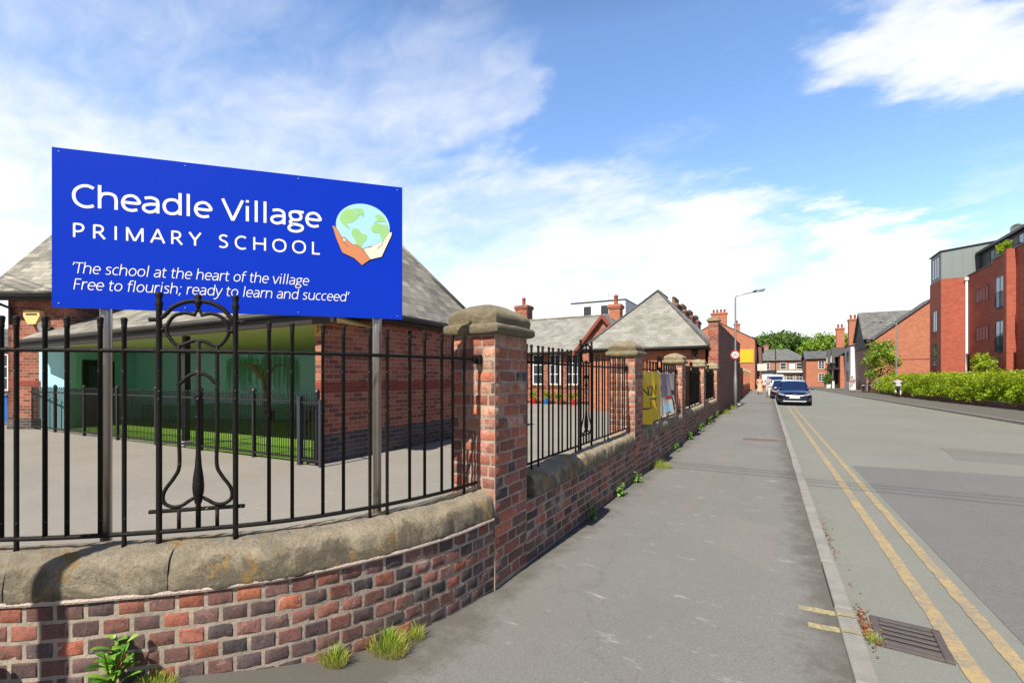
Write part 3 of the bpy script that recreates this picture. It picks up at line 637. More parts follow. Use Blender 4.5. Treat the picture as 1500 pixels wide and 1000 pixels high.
GL = {  # letter shapes as pen strokes: capitals 1 high; each glyph = (advance, strokes); a stroke is a list of points, 'c' first = smooth curve
 'C': (.80, [['c', (.72, .88), (.52, .97), (.30, .92), (.12, .72), (.08, .46), (.15, .2), (.34, .04), (.54, .02), (.72, .09)]]),
 'V': (.78, [[(.02, 1), (.38, .03), (.42, .03), (.77, 1)]]), 'P': (.74, [[(.12, 0), (.12, 1)], ['c', (.12, .95), (.34, .95), (.52, .90), (.61, .72), (.54, .52), (.36, .43), (.12, .43)]]),
 'R': (.78, [[(.12, 0), (.12, 1)], ['c', (.12, .95), (.32, .95), (.50, .91), (.59, .73), (.52, .54), (.34, .46), (.12, .46)], [(.36, .46), (.70, 0)]]),
 'I': (.36, [[(.18, 0), (.18, 1)]]), 'M': (1.12, [[(.12, 0), (.12, 1)], [(.14, .97), (.54, .03)], [(.56, .03), (.97, .97)], [(.99, 1), (.99, 0)]]),
 'A': (.80, [[(.02, 0), (.39, .97), (.42, .97), (.79, 0)], [(.18, .34), (.63, .34)]]), 'Y': (.72, [[(.02, 1), (.36, .42), (.36, 0)], [(.36, .44), (.70, 1)]]),
 'S': (.70, [['c', (.58, .88), (.40, .96), (.21, .91), (.13, .75), (.22, .58), (.45, .47), (.57, .31), (.52, .12), (.32, .03), (.09, .09)]]),
 'H': (.94, [[(.12, 0), (.12, 1)], [(.82, 0), (.82, 1)], [(.12, .52), (.82, .52)]]),
 'O': (.98, [['c', (.49, .96), (.23, .87), (.10, .65), (.10, .35), (.23, .12), (.49, .03), (.75, .12), (.88, .35), (.88, .65), (.75, .87), (.49, .96)]]),
 'L': (.64, [[(.12, 1), (.12, .045), (.60, .045)]]), 'T': (.70, [[(.02, .955), (.68, .955)], [(.35, .955), (.35, 0)]]), 'F': (.64, [[(.12, 0), (.12, .955), (.58, .955)], [(.12, .50), (.53, .50)]]),
 'N': (.98, [[(.12, 0), (.12, 1)], [(.13, .98), (.85, .02)], [(.86, 0), (.86, 1)]]), 'W': (1.1, [[(.02, 1), (.28, .03), (.55, .97), (.82, .03), (1.08, 1)]]), 'E': (.64, [[(.56, .955), (.12, .955), (.12, .045), (.58, .045)], [(.12, .5), (.52, .5)]]),
 'h': (.78, [[(.11, 0), (.11, 1.06)], ['c', (.11, .46), (.20, .65), (.40, .71), (.59, .64), (.65, .44), (.65, .2), (.65, 0)]]),
 'n': (.78, [[(.11, 0), (.11, .75)], ['c', (.11, .46), (.20, .65), (.40, .71), (.59, .64), (.65, .44), (.65, .2), (.65, 0)]]),
 'u': (.78, [[(.66, 0), (.66, .75)], ['c', (.66, .29), (.57, .10), (.37, .04), (.18, .11), (.12, .3), (.12, .55), (.12, .75)]]),
 'e': (.70, [['c', (.12, .385), (.62, .385), (.60, .56), (.48, .69), (.34, .71), (.17, .62), (.09, .37), (.17, .12), (.36, .03), (.58, .08)]]),
 'c': (.60, [['c', (.54, .68), (.36, .71), (.17, .61), (.09, .37), (.17, .12), (.36, .04), (.54, .08)]]),
 'o': (.76, [['c', (.38, .71), (.19, .63), (.10, .45), (.10, .29), (.19, .11), (.38, .04), (.57, .11), (.66, .29), (.66, .45), (.57, .63), (.38, .71)]]),
 'a': (.70, [['c', (.13, .66), (.34, .71), (.53, .64), (.58, .48), (.58, .25), (.58, 0)], ['c', (.58, .41), (.32, .40), (.12, .31), (.11, .13), (.27, .03), (.47, .10), (.58, .26)]]),
 'd': (.78, [[(.66, 0), (.66, 1.06)], ['c', (.66, .50), (.54, .67), (.36, .71), (.17, .61), (.10, .37), (.17, .13), (.34, .04), (.54, .10), (.66, .27)]]),
 'g': (.70, [['c', (.33, .71), (.15, .64), (.12, .48), (.20, .32), (.35, .28), (.52, .34), (.56, .50), (.48, .66), (.33, .71)], [(.36, .71), (.67, .70)], ['c', (.24, .29), (.13, .19), (.18, .08), (.42, .05), (.60, -.02), (.60, -.18), (.42, -.29), (.18, -.28), (.07, -.16), (.13, -.02), (.27, .06)]]),
 'l': (.34, [[(.17, 0), (.17, 1.06)]]), 'i': (.34, [[(.17, 0), (.17, .75)], [(.17, .92), (.17, 1.04)]]),
 't': (.46, [['c', (.17, .93), (.17, .6), (.17, .2), (.24, .05), (.42, .04)], [(.02, .70), (.41, .70)]]), 'r': (.50, [[(.11, 0), (.11, .75)], ['c', (.11, .44), (.20, .65), (.34, .71), (.48, .69)]]),
 'f': (.44, [['c', (.17, 0), (.17, .5), (.17, .85), (.24, 1.0), (.46, 1.03)], [(.02, .70), (.41, .70)]]), 'y': (.64, [[(.02, .75), (.33, .02)], ['c', (.62, .75), (.33, .0), (.23, -.22), (.08, -.31), (-.04, -.28)]]),
 's': (.58, [['c', (.49, .67), (.30, .71), (.14, .65), (.13, .51), (.28, .41), (.45, .31), (.46, .13), (.30, .04), (.09, .08)]]),
 'v': (.64, [[(.02, .75), (.30, .03), (.34, .03), (.62, .75)]]), ';': (.34, [[(.17, .62), (.17, .74)], [(.19, .10), (.11, -.16)]]), ',': (.34, [[(.19, .10), (.11, -.16)]]),
 '\u2018': (.24, [[(.16, 1.02), (.09, .74)]]), '\u2019': (.24, [[(.16, 1.02), (.07, .72)]]), '2': (.7, [['c', (.10, .84), (.28, .96), (.50, .90), (.57, .72), (.48, .5), (.12, .06)], [(.1, .045), (.62, .045)]]), '0': (.76, [['c', (.38, .96), (.19, .87), (.10, .63), (.10, .37), (.19, .13), (.38, .03), (.57, .13), (.66, .37), (.66, .63), (.57, .87), (.38, .96)]])}
def lettering(name, text, m, mat, parent, x0, x1, y0, hgt, wt=.1, shear=0, space=0, z=.0012):
    """one line of lettering, capitals hgt tall on baseline y0, fitted from x0 to x1; each word is a mesh of its own"""
    x = 0; lay = []
    for ch in text:
        if ch == ' ': x += .36+space; lay.append(None); continue
        lay.append((x, GL[ch][1])); x += GL[ch][0]+space
    tot = x-space; sx = (x1-x0)/tot; mb = MB(); out = []; q = 0
    def flush():
        if mb.f: out.append(mb.build(name, mat, parent)); mb.__init__()
    for g in lay:
        if g is None: flush(); continue
        for st in g[1]:
            sm = st[0] == 'c'; pts = [Vector((p[0]+g[0], p[1], 0)) for p in (st[1:] if sm else st)]
            if sm: pts = smoothpts(pts, 5)
            closed = (pts[0]-pts[-1]).length < 1e-4
            w = [Vector((x0+(p.x+p.y*shear)*sx, y0+p.y*hgt)) for p in pts]; L, Rr = [], []; n = len(w)
            for i in range(n):
                a = w[i-1] if i else (w[-2] if closed else w[i]); b = w[i+1] if i < n-1 else (w[1] if closed else w[i])
                d1 = (w[i]-a) if (w[i]-a).length > 1e-9 else (b-w[i]); d2 = (b-w[i]) if (b-w[i]).length > 1e-9 else d1
                d1, d2 = d1.normalized(), d2.normalized(); tn = (d1+d2).normalized(); k = 1/max(.45, abs(tn.dot(d1)))
                nr = Vector((-tn.y, tn.x))*wt*hgt*.5*k
                if not sm and 0 < i < n-1 and tn.dot(d1) < .62: nr *= .8
                L.append(w[i]+nr); Rr.append(w[i]-nr)
            q = (q+1) % 5; zz_ = z+q*.00005
            vs = [m @ Vector((p.x, p.y, zz_)) for p in L]+[m @ Vector((p.x, p.y, zz_)) for p in Rr]
            mb.add(vs, [(n+i, n+i+1, i+1, i) for i in range(n-1)])
        if space: flush()
    flush(); return out
lettering('school_name', 'Cheadle Village', SM, M['lettering'], sg, .083, 1.308, .536, .117, .132)
lettering('school_kind', 'PRIMARY SCHOOL', SM, M['lettering'], sg, .086, 1.302, .373, .074, .14, space=.34)
lettering('motto', '\u2018The school at the heart of the village', SM, M['lettering'], sg, .080, 1.236, .183, .058, .082, shear=.16)
lettering('motto', 'Free to flourish; ready to learn and succeed\u2019', SM, M['lettering'], sg, .088, 1.462, .097, .058, .082, shear=.16)
def flat(name, pts, mat, z, sm=True, par=sg, mm=SM, th=.0005, amp=0):
    if sm: q = smoothpts([(x, y, 0) for x, y in pts+pts[:1]], 4)[:-1]; pts = [(p.x, p.y) for p in q]
    mb = MB(); mb.xprism(pts, mm @ Matrix.Translation((0, 0, z)), th); return mb.build(name, mat, par)
cx, cy, rr = 1.548, .567, .139
def disc(r, n=48): return [(cx+r*math.cos(i*2*math.pi/n)*1.14, cy+r*math.sin(i*2*math.pi/n)) for i in range(n)]
flat('globe_outline', disc(rr+.002), M['ink'], .001, False); flat('globe_sea', disc(rr), M['ltblue'], .0016, False)
na = [(1.456, .668), (1.485, .664), (1.51, .645), (1.531, .64), (1.518, .619), (1.497, .595), (1.476, .582), (1.447, .575), (1.468, .553), (1.464, .543), (1.435, .565), (1.415, .587), (1.412, .609), (1.427, .641)]
ca_ = [(1.485, .671), (1.539, .674), (1.552, .653), (1.547, .626), (1.526, .642), (1.506, .653)]
sa_ = [(1.497, .553), (1.522, .544), (1.539, .523), (1.569, .515), (1.564, .485), (1.548, .466), (1.539, .443), (1.522, .438), (1.506, .45), (1.497, .484), (1.481, .509), (1.481, .534)]
af = [(1.611, .587), (1.637, .596), (1.663, .587), (1.692, .588), (1.698, .56), (1.694, .528), (1.676, .499), (1.663, .484), (1.652, .506), (1.645, .532), (1.611, .534), (1.596, .55), (1.598, .571)]
eu = [(1.615, .637), (1.637, .65), (1.663, .641), (1.676, .621), (1.682, .604), (1.667, .606), (1.637, .603), (1.611, .596), (1.632, .621)]
for i, pts in enumerate((na, ca_, sa_, af, eu)): flat('continent', pts, M['ltgreen'], .0022+i*.0001)
hl = [(1.37, .553), (1.384, .552), (1.423, .487), (1.437, .491), (1.454, .474), (1.485, .448), (1.51, .448), (1.543, .426), (1.588, .364), (1.541, .326), (1.497, .365), (1.427, .395), (1.415, .421), (1.39, .485)]
hr = [(1.719, .545), (1.717, .524), (1.68, .44), (1.658, .387), (1.59, .365), (1.548, .426), (1.577, .439), (1.628, .461), (1.652, .479), (1.663, .477), (1.701, .541)]
def grow(pts, d):
    mx, my = sum(p[0] for p in pts)/len(pts), sum(p[1] for p in pts)/len(pts); out = []
    for i in range(len(pts)):
        a, b = Vector(pts[i-1]), Vector(pts[(i+1) % len(pts)]); tn = (b-a).normalized(); n = Vector((tn.y, -tn.x))
        ar = sum(pts[j][0]*pts[(j+1) % len(pts)][1]-pts[(j+1) % len(pts)][0]*pts[j][1] for j in range(len(pts)))
        n *= 1 if ar > 0 else -1; out.append((pts[i][0]+n.x*d, pts[i][1]+n.y*d))
    return out
flat('hand_outline', grow(hl, .0022), M['ink'], .0028, False); flat('hand_outline', grow(hr, .0018), M['ink'], .0029, False)
flat('brown_hand', hl, M['brown'], .0035, False); flat('pale_hand', hr, M['cream'], .0036, False)
flat('thumbnail', [(1.429, .481), (1.441, .48), (1.443, .467), (1.431, .466)], M['cream'], .0042)
for pts in ([(1.422, .487), (1.428, .470), (1.44, .452), (1.458, .434)], [(1.664, .478), (1.66, .462), (1.645, .447), (1.63, .435)], [(1.546, .427), (1.562, .435), (1.578, .438), (1.60, .446)]):
    MB().tube([tuple(SM @ Vector((a, b, .0044))) for a, b in pts], .0011, 5).build('line', M['ink'], sg)
# ------------------------------------------------------------------ building helpers
def wallbox(mb, x0, x1, y0, y1, z0, z1): mb.box(x0, x1, y0, y1, z0, z1)
def slab(mb, a, b, c, d, th=.06):
    """sloping roof slab: corners a b (eave), c d (ridge), thickness downwards"""
    a, b, c, d = map(Vector, (a, b, c, d)); n = (b-a).cross(d-a).normalized(); n = -n if n.z < 0 else n
    lo = [p-n*th for p in (a, b, c, d)]; mb.add([a, b, c, d]+lo, [(0, 1, 2, 3), (7, 6, 5, 4), (0, 4, 5, 1), (1, 5, 6, 2), (2, 6, 7, 3), (3, 7, 4, 0)])
def tri(mb, a, b, c, th=.06):
    a, b, c = map(Vector, (a, b, c)); n = (b-a).cross(c-a).normalized(); n = -n if n.z < 0 else n
    lo = [p-n*th for p in (a, b, c)]; mb.add([a, b, c]+lo, [(0, 1, 2), (5, 4, 3), (0, 3, 4, 1), (1, 4, 5, 2), (2, 5, 3, 0)])
def hiproof(mb, x0, x1, y0, y1, ze, zr, ra, rb, th=.05):
    """ridge from ra=(x,y) to rb=(x,y)"""
    A, B, Cc, D = (x0, y0, ze), (x1, y0, ze), (x1, y1, ze), (x0, y1, ze); ra, rb = (ra[0], ra[1], zr), (rb[0], rb[1], zr)
    if abs(ra[0]-rb[0]) > abs(ra[1]-rb[1]):      # ridge along x, ra left
        slab(mb, A, B, rb, ra, th); slab(mb, Cc, D, ra, rb, th); tri(mb, D, A, ra, th); tri(mb, B, Cc, rb, th)
    else:                                          # ridge along y, ra front
        tri(mb, A, B, ra, th); slab(mb, B, Cc, rb, ra, th); tri(mb, Cc, D, rb, th); slab(mb, D, A, ra, rb, th)
def ridge_tiles(parent, a, b, mat, r=.07):
    MB().tube([a, b], r, 8).build('ridge_tiles', mat, parent, world=True, smooth=True)
def gable(mb, x0, x1, y, z0, ze, za, xa, th=.25):
    mb.add([(x0, y, z0), (x1, y, z0), (x1, y, ze), (xa, y, za), (x0, y, ze)]+[(x0, y+th, z0), (x1, y+th, z0), (x1, y+th, ze), (xa, y+th, za), (x0, y+th, ze)],
           [(0, 1, 2, 3, 4), (9, 8, 7, 6, 5), (0, 4, 9, 5), (1, 6, 7, 2), (2, 7, 8, 3), (3, 8, 9, 4)])
def window(parent, at, w, h, nx=1, ny=2, frame='white', glass='glass', sill='stone', face=(0, -1), fr=.055, name='window'):
    """sash window set 2 cm proud-of-reveal on a wall; at = centre of its sill in world space, face = outward direction"""
    n = Vector((face[0], face[1], 0)).normalized(); u = Vector((-n.y, n.x, 0)); a = Vector(at)
    m = Matrix(((u.x, n.x, 0, a.x), (u.y, n.y, 0, a.y), (0, 0, 1, a.z), (0, 0, 0, 1)))
    mb = MB(); d0, d1 = -.05, .025
    mb.box(-w/2, w/2, d0, d1, 0, fr, m); mb.box(-w/2, w/2, d0, d1, h-fr, h, m)
    for s in (-1, 1): mb.box(min(s*w/2, s*(w/2-fr)), max(s*w/2, s*(w/2-fr)), d0, d1, fr, h-fr, m)
    iw, ih = w-2*fr, h-2*fr
    for i in range(1, nx): x = -iw/2+iw*i/nx; mb.box(x-fr*.35, x+fr*.35, d0, d1-.006, fr, h-fr, m)
    for j in range(1, ny): z = fr+ih*j/ny; mb.box(-w/2+fr, w/2-fr, d0, d1-.01, z-fr*.4, z+fr*.4, m)
    f = mb.build(name, M[frame], parent, world=True)
    MB().box(-w/2+fr, w/2-fr, -.02, .004, fr, h-fr, m).build('pane', M[glass], f, world=True)
    if sill: MB().box(-w/2-.06, w/2+.06, -.05, .07, -.08, 0, m).build('sill', M[sill], f, world=True)
    return f
def chimney(name, label, x, y, z0, z1, wx, wy, mat, pots=1, ph=.7, along='x', group=None, parent=None, potmat='pot'):
    t_ = parent or thing(name, label, 'chimney', (x, y, z0), 0, group)
    mb = MB(); mb.box(x-wx/2, x+wx/2, y-wy/2, y+wy/2, z0, z1-.28)
    for e, a, b in ((.05, .28, .19), (.09, .19, .08), (.04, .08, 0)): mb.box(x-wx/2-e, x+wx/2+e, y-wy/2-e, y+wy/2+e, z1-a, z1-b)
    st = mb.build('chimney' if parent else 'stack', M[mat], t_, world=True)
    for k in range(pots):
        o = (k-(pots-1)/2)*((wx if along == 'x' else wy)*.92/max(pots, 1)); px, py = (x+o, y) if along == 'x' else (x, y+o)
        MB().lathe([(.16, z1), (.13, z1+.08), (.12, z1+ph*.75), (.155, z1+ph*.8), (.155, z1+ph*.88), (.12, z1+ph*.9), (.11, z1+ph)], (px, py, 0), 10).build('chimney_pot', M[potmat], st, world=True, smooth=True)
    return t_
def dpipe(parent, x, y, z0, z1, mat, r=.04):
    MB().tube([(x, y, z0), (x, y, z1)], r, 8).lathe([(.08, z1-.02), (.12, z1+.1), (.12, z1+.22)], (x, y, 0), 8).build('downpipe', M[mat], parent, world=True, smooth=True)

# ------------------------------------------------------------------ school with covered play area, left
def camquad(pts): return [cw(*p) for p in pts]
CR = Vector((-7.18, 5.68, 0)); SB = thing('school_building', 'red brick school with slate roofs and covered play area behind the sign', 'school', (-7.18, 5.68, 0))
# right wing: side wall along the street, pier at its front corner
mb = MB(); mb.box(-7.45, -7.18, 5.68, 11.2, .52, 1.30); mb.box(-7.45, -7.18, 5.68, 11.2, 1.50, 3.0); mb.box(-11.0, -7.452, 11.0, 11.2, 0, 3.0)
mb.build('side_wall', M['redbrick'], SB, world=True)
MB().box(-7.45, -7.178, 5.678, 11.2, 1.30, 1.50).build('brick_band', M['bandbrick'], SB, world=True)
MB().box(-7.46, -7.16, 5.66, 11.22, -.05, .40).box(-7.455, -7.17, 5.67, 11.21, .40, .52).build('plinth', M['plinth'], SB, world=True)
# left wing and the recessed painted wall
A0, A1, B1, B2 = (-15.5, 14.0), (-13.65, 14.0), (-14.18, 17.2), (-2.0, 17.2)
def wallseg(mb, a, b, z0, z1, th=.25, off=0):
    a, b = cw(a[0], a[1]), cw(b[0], b[1]); d = (b-a).normalized(); n = Vector((d.y, -d.x, 0))
    a, b = a+n*off, b+n*off; c, e = b-n*th, a-n*th
    mb.add([(p.x, p.y, z) for z in (z0, z1) for p in (a, b, c, e)], [(3, 2, 1, 0), (4, 5, 6, 7), (0, 1, 5, 4), (1, 2, 6, 5), (2, 3, 7, 6), (3, 0, 4, 7)])
mb = MB(); wallseg(mb, A0, (-14.55, 14.0), .1, 4.2); wallseg(mb, (-14.549, 14.0), A1, 2.55, 4.2); wallseg(mb, (-13.66, 14.02), B1, 2.62, 4.2); wallseg(mb, (-15.5, 20), A0, 0, 4.2); wallseg(mb, (-14.18, 17.21), (-8, 17.21), 2.7, 4.2)
mb.build('front_wall', M['redbrick'], SB, world=True)
mb = MB(); wallseg(mb, A0, (-14.5, 14.0), 1.30, 1.48, off=.004); mb.build('brick_band', M['bandbrick'], SB, world=True)
mb = MB(); wallseg(mb, (-15.52, 14), (-14.5, 14.0), -.35, .32, off=.02); mb.build('plinth', M['plinth'], SB, world=True)
mb = MB(); wallseg(mb, (-14.55, 14.0), A1, -.35, 2.55, off=-.003); wallseg(mb, (-13.66, 14.02), B1, -.35, 2.62); wallseg(mb, B1, B2, -.1, 2.7); mb.build('painted_wall', M['blue'], SB, world=True)
# canopy and its soffit
L_, R_ = (-14.55, 13.45), (-3.10, 7.95)
fl, fr_ = cw(L_[0], L_[1], 2.72), cw(R_[0], R_[1], 2.86); bl, br = cw(-15.6, 17.3, 4.25), cw(R_[0], R_[1], 4.3)+Vector((-2.1, 3.0, 0))
mb = MB(); slab(mb, fl, fr_, br, bl, .06); mb.build('canopy_roof', M['slate'], SB, world=True)
mb = MB(); d = (fr_-fl).normalized(); n = Vector((d.y, -d.x, 0))
for (o, z0, z1) in ((0.0, -.30, -.075), ): mb.add([fl+n*a+Vector((0, 0, z)) for a, z in ((.02, z0), (.02, z1), (-.05, z1), (-.05, z0))]+[fr_+n*a+Vector((0, 0, z)) for a, z in ((.02, z0), (.02, z1), (-.05, z1), (-.05, z0))], [(0, 1, 2, 3), (7, 6, 5, 4), (0, 4, 5, 1), (1, 5, 6, 2), (2, 6, 7, 3), (3, 7, 4, 0)])
mb.build('fascia', M['dark'], SB, world=True)
MB().tube([fl+n*.07+Vector((0, 0, -.09)), fr_+n*.07+Vector((0, 0, -.09))], .055, 8).build('gutter', M['dark'], SB, world=True, smooth=True)
mb = MB(); a, b = fl-n*.05+Vector((0, 0, -.22)), fr_-n*.05+Vector((0, 0, -.22)); c, e = cw(-1.9, 17.19, 2.56), cw(-14.2, 17.19, 2.56)
mb.add([a, b, c, e]+[p+Vector((0, 0, .03)) for p in (a, b, c, e)], [(3, 2, 1, 0), (4, 5, 6, 7)]); mb.build('soffit', M['soffit'], SB, world=True)
# post under the canopy with floodlight box
pp = cw(-7.55, 10.55); MB().box(pp.x-.06, pp.x+.06, pp.y-.06, pp.y+.06, 0, 2.55).build('canopy_post', M['iron2'], SB, world=True)
MB().bbox(pp.x-.1, pp.x+.1, pp.y-.1, pp.y+.1, -.01, .12, .015).build('post_base', M['white'], SB, world=True)
# door and mural on the shaded wall
u0, u1 = cw(-13.74, 14.55), cw(-13.98, 15.95); dd = (u1-u0).normalized(); nn_ = Vector((dd.y, -dd.x, 0))
def wallpanel(name, a, b, z0, z1, mat, out, th=.05, parent=SB):
    mb = MB(); p = [a+nn_*out, b+nn_*out, b+nn_*(out-th), a+nn_*(out-th)]
    mb.add([(q.x, q.y, z) for z in (z0, z1) for q in p], [(3, 2, 1, 0), (4, 5, 6, 7), (0, 1, 5, 4), (1, 2, 6, 5), (2, 3, 7, 6), (3, 0, 4, 7)]); return mb.build(name, M[mat], parent, world=True)
dr = wallpanel('door', u0, u1, 0, 2.15, 'dark', .05); wallpanel('door_pane', u0+dd*.2, u1-dd*.2, 1.1, 1.95, 'glass', .06, .02, dr)
rng = random.Random(4)
def mpos(x, z, o): return cw(x, 17.19-o, z)
for (tx, hgt, sp) in ((-9.4, 2.5, 1.25), (-5.3, 2.5, 1.5)):
    mb = MB(); mb.tube([mpos(tx+.1*math.sin(z*2), z, .03) for z in np.linspace(.2, hgt-.6, 8)], [.09-.03*i/8 for i in range(8)], 6)
    for k in range(7): a = rng.uniform(-1, 1)*sp; mb.tube([mpos(tx, hgt-1.0, .03), mpos(tx+a*.5, hgt-.45, .03), mpos(tx+a, hgt-.5, .03)], [.06, .04, .02], 5)
    mb.build('mural_trunk', M['muralbrown'], SB, world=True)
    mb = MB()
    for k in range(110):
        x = tx+rng.uniform(-1.1, 1.1)*sp; z1 = min(2.52, hgt-.02-.25*(abs(x-tx)/sp)**2+rng.uniform(-.25, .1)); l = rng.uniform(.4, 1.6); w = rng.uniform(.008, .02)
        mb.add([mpos(x-w, z1, .022+k*.0001), mpos(x+w, z1, .022+k*.0001), mpos(x+w*.3, z1-l, .022+k*.0001), mpos(x-w*.3, z1-l, .022+k*.0001)], [(0, 1, 2, 3)])
    mb.build('mural_foliage', M['muralgreen'], SB, world=True)
mb = MB(); xs = np.linspace(-14.0, -2.2, 50); hz = [.55+.22*noise.noise((x*.5, 0, 3)) for x in xs]
mb.add([mpos(x, 0, .012) for x in xs]+[mpos(x, z, .012) for x, z in zip(xs, hz)], [(i, i+1, 51+i, 50+i) for i in range(49)]); mb.build('mural_hills', M['muralgreen'], SB, world=True)
bch = thing('play_bench', 'low dark wooden bench under the school canopy', 'bench', tuple(cw(-6.5, 16.4)), YAW)
MB().box(-2.4, 2.4, -.22, .22, .42, .48).build('seat', M['muralbrown'], bch)
for x in (-2.2, -.7, .7, 2.2): MB().box(x-.05, x+.05, -.18, .18, 0, .42).build('leg', M['dark'], bch)
# main roof over the right wing (steep hip) and gabled roof of the left wing
mb = MB(); Rz = R(3.3); MM = Matrix.Translation(CR) @ Matrix.Rotation(Rz, 4, 'Z')
k0 = len(mb.v); hiproof(mb, -6.2, .35, 1.0, 5.45, 2.95, 5.95, (-4.4, 3.2), (-2.0, 3.2)); mb.v[k0:] = [tuple(MM @ Vector(p)) for p in mb.v[k0:]]
slab(mb, MM @ Vector((.35, -.62, 2.93)), MM @ Vector((.35, 1.3, 2.95)), MM @ Vector((-1.2, 1.3, 4.4)), MM @ Vector((-1.2, .6, 4.2)))
mb.build('roof', M['slate'], SB, world=True)
MB().tube([MM @ Vector((.40, -.6, 2.86)), MM @ Vector((.40, 5.5, 2.88))], .06, 8).build('gutter', M['dark'], SB, world=True, smooth=True)
mb = MB(); mb.add([MM @ Vector(p) for p in ((.34, -.6, 2.74), (.34, 5.45, 2.74), (.34, 5.45, 2.92), (.34, -.6, 2.92), (.02, -.6, 2.74), (.02, 5.45, 2.74))], [(0, 1, 2, 3), (0, 4, 5, 1)]); mb.build('fascia', M['dark'], SB, world=True)
for a, b in (((.35, 5.45, 2.97), (-2.0, 3.2, 5.98)), ((.35, 1.0, 2.97), (-2.0, 3.2, 5.98)), ((-2, 3.2, 5.98), (-4.4, 3.2, 5.98))): ridge_tiles(SB, MM @ Vector(a), MM @ Vector(b), M['slate'], .06)
mb = MB(); e0, e1 = cw(-15.75, 13.55, 4.16), cw(-8.0, 13.55, 4.16); r0, r1 = cw(-15.75, 17.0, 8.1), cw(-8.0, 17.0, 8.1); q0, q1 = cw(-15.75, 20.4, 4.16), cw(-8.0, 20.4, 4.16)
slab(mb, e0, cw(-13.2, 13.55, 4.16), cw(-13.2, 17.0, 8.1), r0); slab(mb, cw(-13.2, 20.4, 4.16), q0, r0, cw(-13.2, 17.0, 8.1)); slab(mb, cw(-13.1, 16.4, 4.16), cw(-6.5, 16.4, 4.16), cw(-6.5, 19.6, 7.7), cw(-13.1, 19.6, 7.7)); slab(mb, cw(-6.5, 22.8, 4.16), cw(-13.1, 22.8, 4.16), cw(-13.1, 19.6, 7.7), cw(-6.5, 19.6, 7.7)); mb.build('roof', M['slate'], SB, world=True)
mb = MB()
for xr, dd0, dd1, dm, zt in ((-13.3, 13.62, 20.3, 17.0, 8.0), (-15.6, 14.0, 20.3, 17.0, 8.0), (-6.75, 16.5, 22.7, 19.6, 7.6), (-12.9, 16.5, 22.7, 19.6, 7.6)):
    a = [cw(xr, dd0, 4.05), cw(xr, dd1, 4.05), cw(xr, dm, zt)]; b = [cw(xr-.2, dd0, 4.05), cw(xr-.2, dd1, 4.05), cw(xr-.2, dm, zt)]
    mb.add(a+b, [(0, 1, 2), (5, 4, 3), (0, 3, 4, 1), (1, 4, 5, 2), (2, 5, 3, 0)])
wallseg(mb, (-13.1, 16.75), (-6.75, 16.75), 2.75, 4.2); mb.build('gable_wall', M['redbrick'], SB, world=True)
mb = MB(); mb.tube([cw(-15.8, 13.5, 4.08), cw(-13.1, 13.5, 4.08)], .06, 8); mb.build('gutter', M['dark'], SB, world=True, smooth=True)
mb = MB(); wallseg(mb, (-15.7, 13.62), (-13.2, 13.62), 3.9, 4.1, .06); mb.build('fascia', M['dark'], SB, world=True)
MB().tube([cw(-15.6, 13.55, 4.05), cw(-15.6, 13.75, 3.85), cw(-15.35, 13.93, 3.7), cw(-15.35, 13.93, 3.2)], .045, 8).build('downpipe', M['dark'], SB, world=True, smooth=True)
# wall fittings
al = thing('alarm_box', 'yellow alarm box high on the brick wall left of the sign', 'alarm box', tuple(cw(-14.62, 13.9, 3.40)), YAW)
MB().xprism([(-.24, .22), (.24, .22), (.25, .06), (.12, -.19), (-.12, -.19), (-.25, .06)], Matrix(((1, 0, 0, 0), (0, 0, -1, .09), (0, 1, 0, 0), (0, 0, 0, 1))), .15).build('case', M['alarm'], al)
MB().box(-.17, .17, -.065, -.061, .08, .13).build('label_strip', M['ink'], al)
fl_ = thing('floodlight', 'round grey floodlight on the brick wall beside the yellow alarm box', 'light', tuple(cw(-14.22, 13.85, 3.12)), YAW)
MB().lathe([(.06, .12), (.13, .06), (.17, -.02), (.17, -.06), (.15, -.06), (.05, -.03)], (0, 0, 0), 14, 'y').build('housing', M['galv'], fl_, smooth=True)
MB().tube([(0, .1, 0), (.0, .15, .12), (0, .15, .3)], .02).build('bracket', M['dark'], fl_)
pq = thing('number_plaque', 'small orange plaque with a dark mark at the top of the brick pier', 'plaque', (-7.315, 5.655, 2.50), 0)
MB().bbox(-.10, .10, -.02, .02, -.14, .14, .005).build('board', M['tan'], pq)
lettering('mark', '2', Matrix(((1, 0, 0, 0), (0, 0, -1, -.0215), (0, 1, 0, 0), (0, 0, 0, 1))), M['ink'], pq, -.035, .035, -.06, .12, .16)
# turf inside the low fence
FA, FB = (-14.9, 14.05), (-3.55, 8.30)
tf = [cw(-13.55, 13.75), cw(-3.75, 8.45), Vector((-7.47, 5.9, 0)), Vector((-7.47, 10.9, 0)), cw(-3.0, 17.2), cw(-14.2, 17.2)]
struct('artificial_turf', sheet([(p.x, p.y) for p in tf], .012, .012), M['turf'])
fa, fb = cw(FA[0], FA[1]), cw(FB[0], FB[1]); d = (fb-fa).normalized(); Lf = (fb-fa).length
lf = thing('hoop_top_fence', 'low black hoop-topped fence along the covered play area', 'fence', tuple((fa+fb)/2), math.atan2(d.y, d.x))
hoop = MB(); sp_ = .128
hoop.tube([(-sp_/4, 0, .06), (-sp_/4, 0, 1.24), (-sp_/5, 0, 1.29), (0, 0, 1.31), (sp_/5, 0, 1.29), (sp_/4, 0, 1.24), (sp_/4, 0, .06)], .008, 6)
hm = hoop.build('hoop', M['iron2'], None, smooth=True); C.objects.unlink(hm); nbar = int(Lf/sp_)
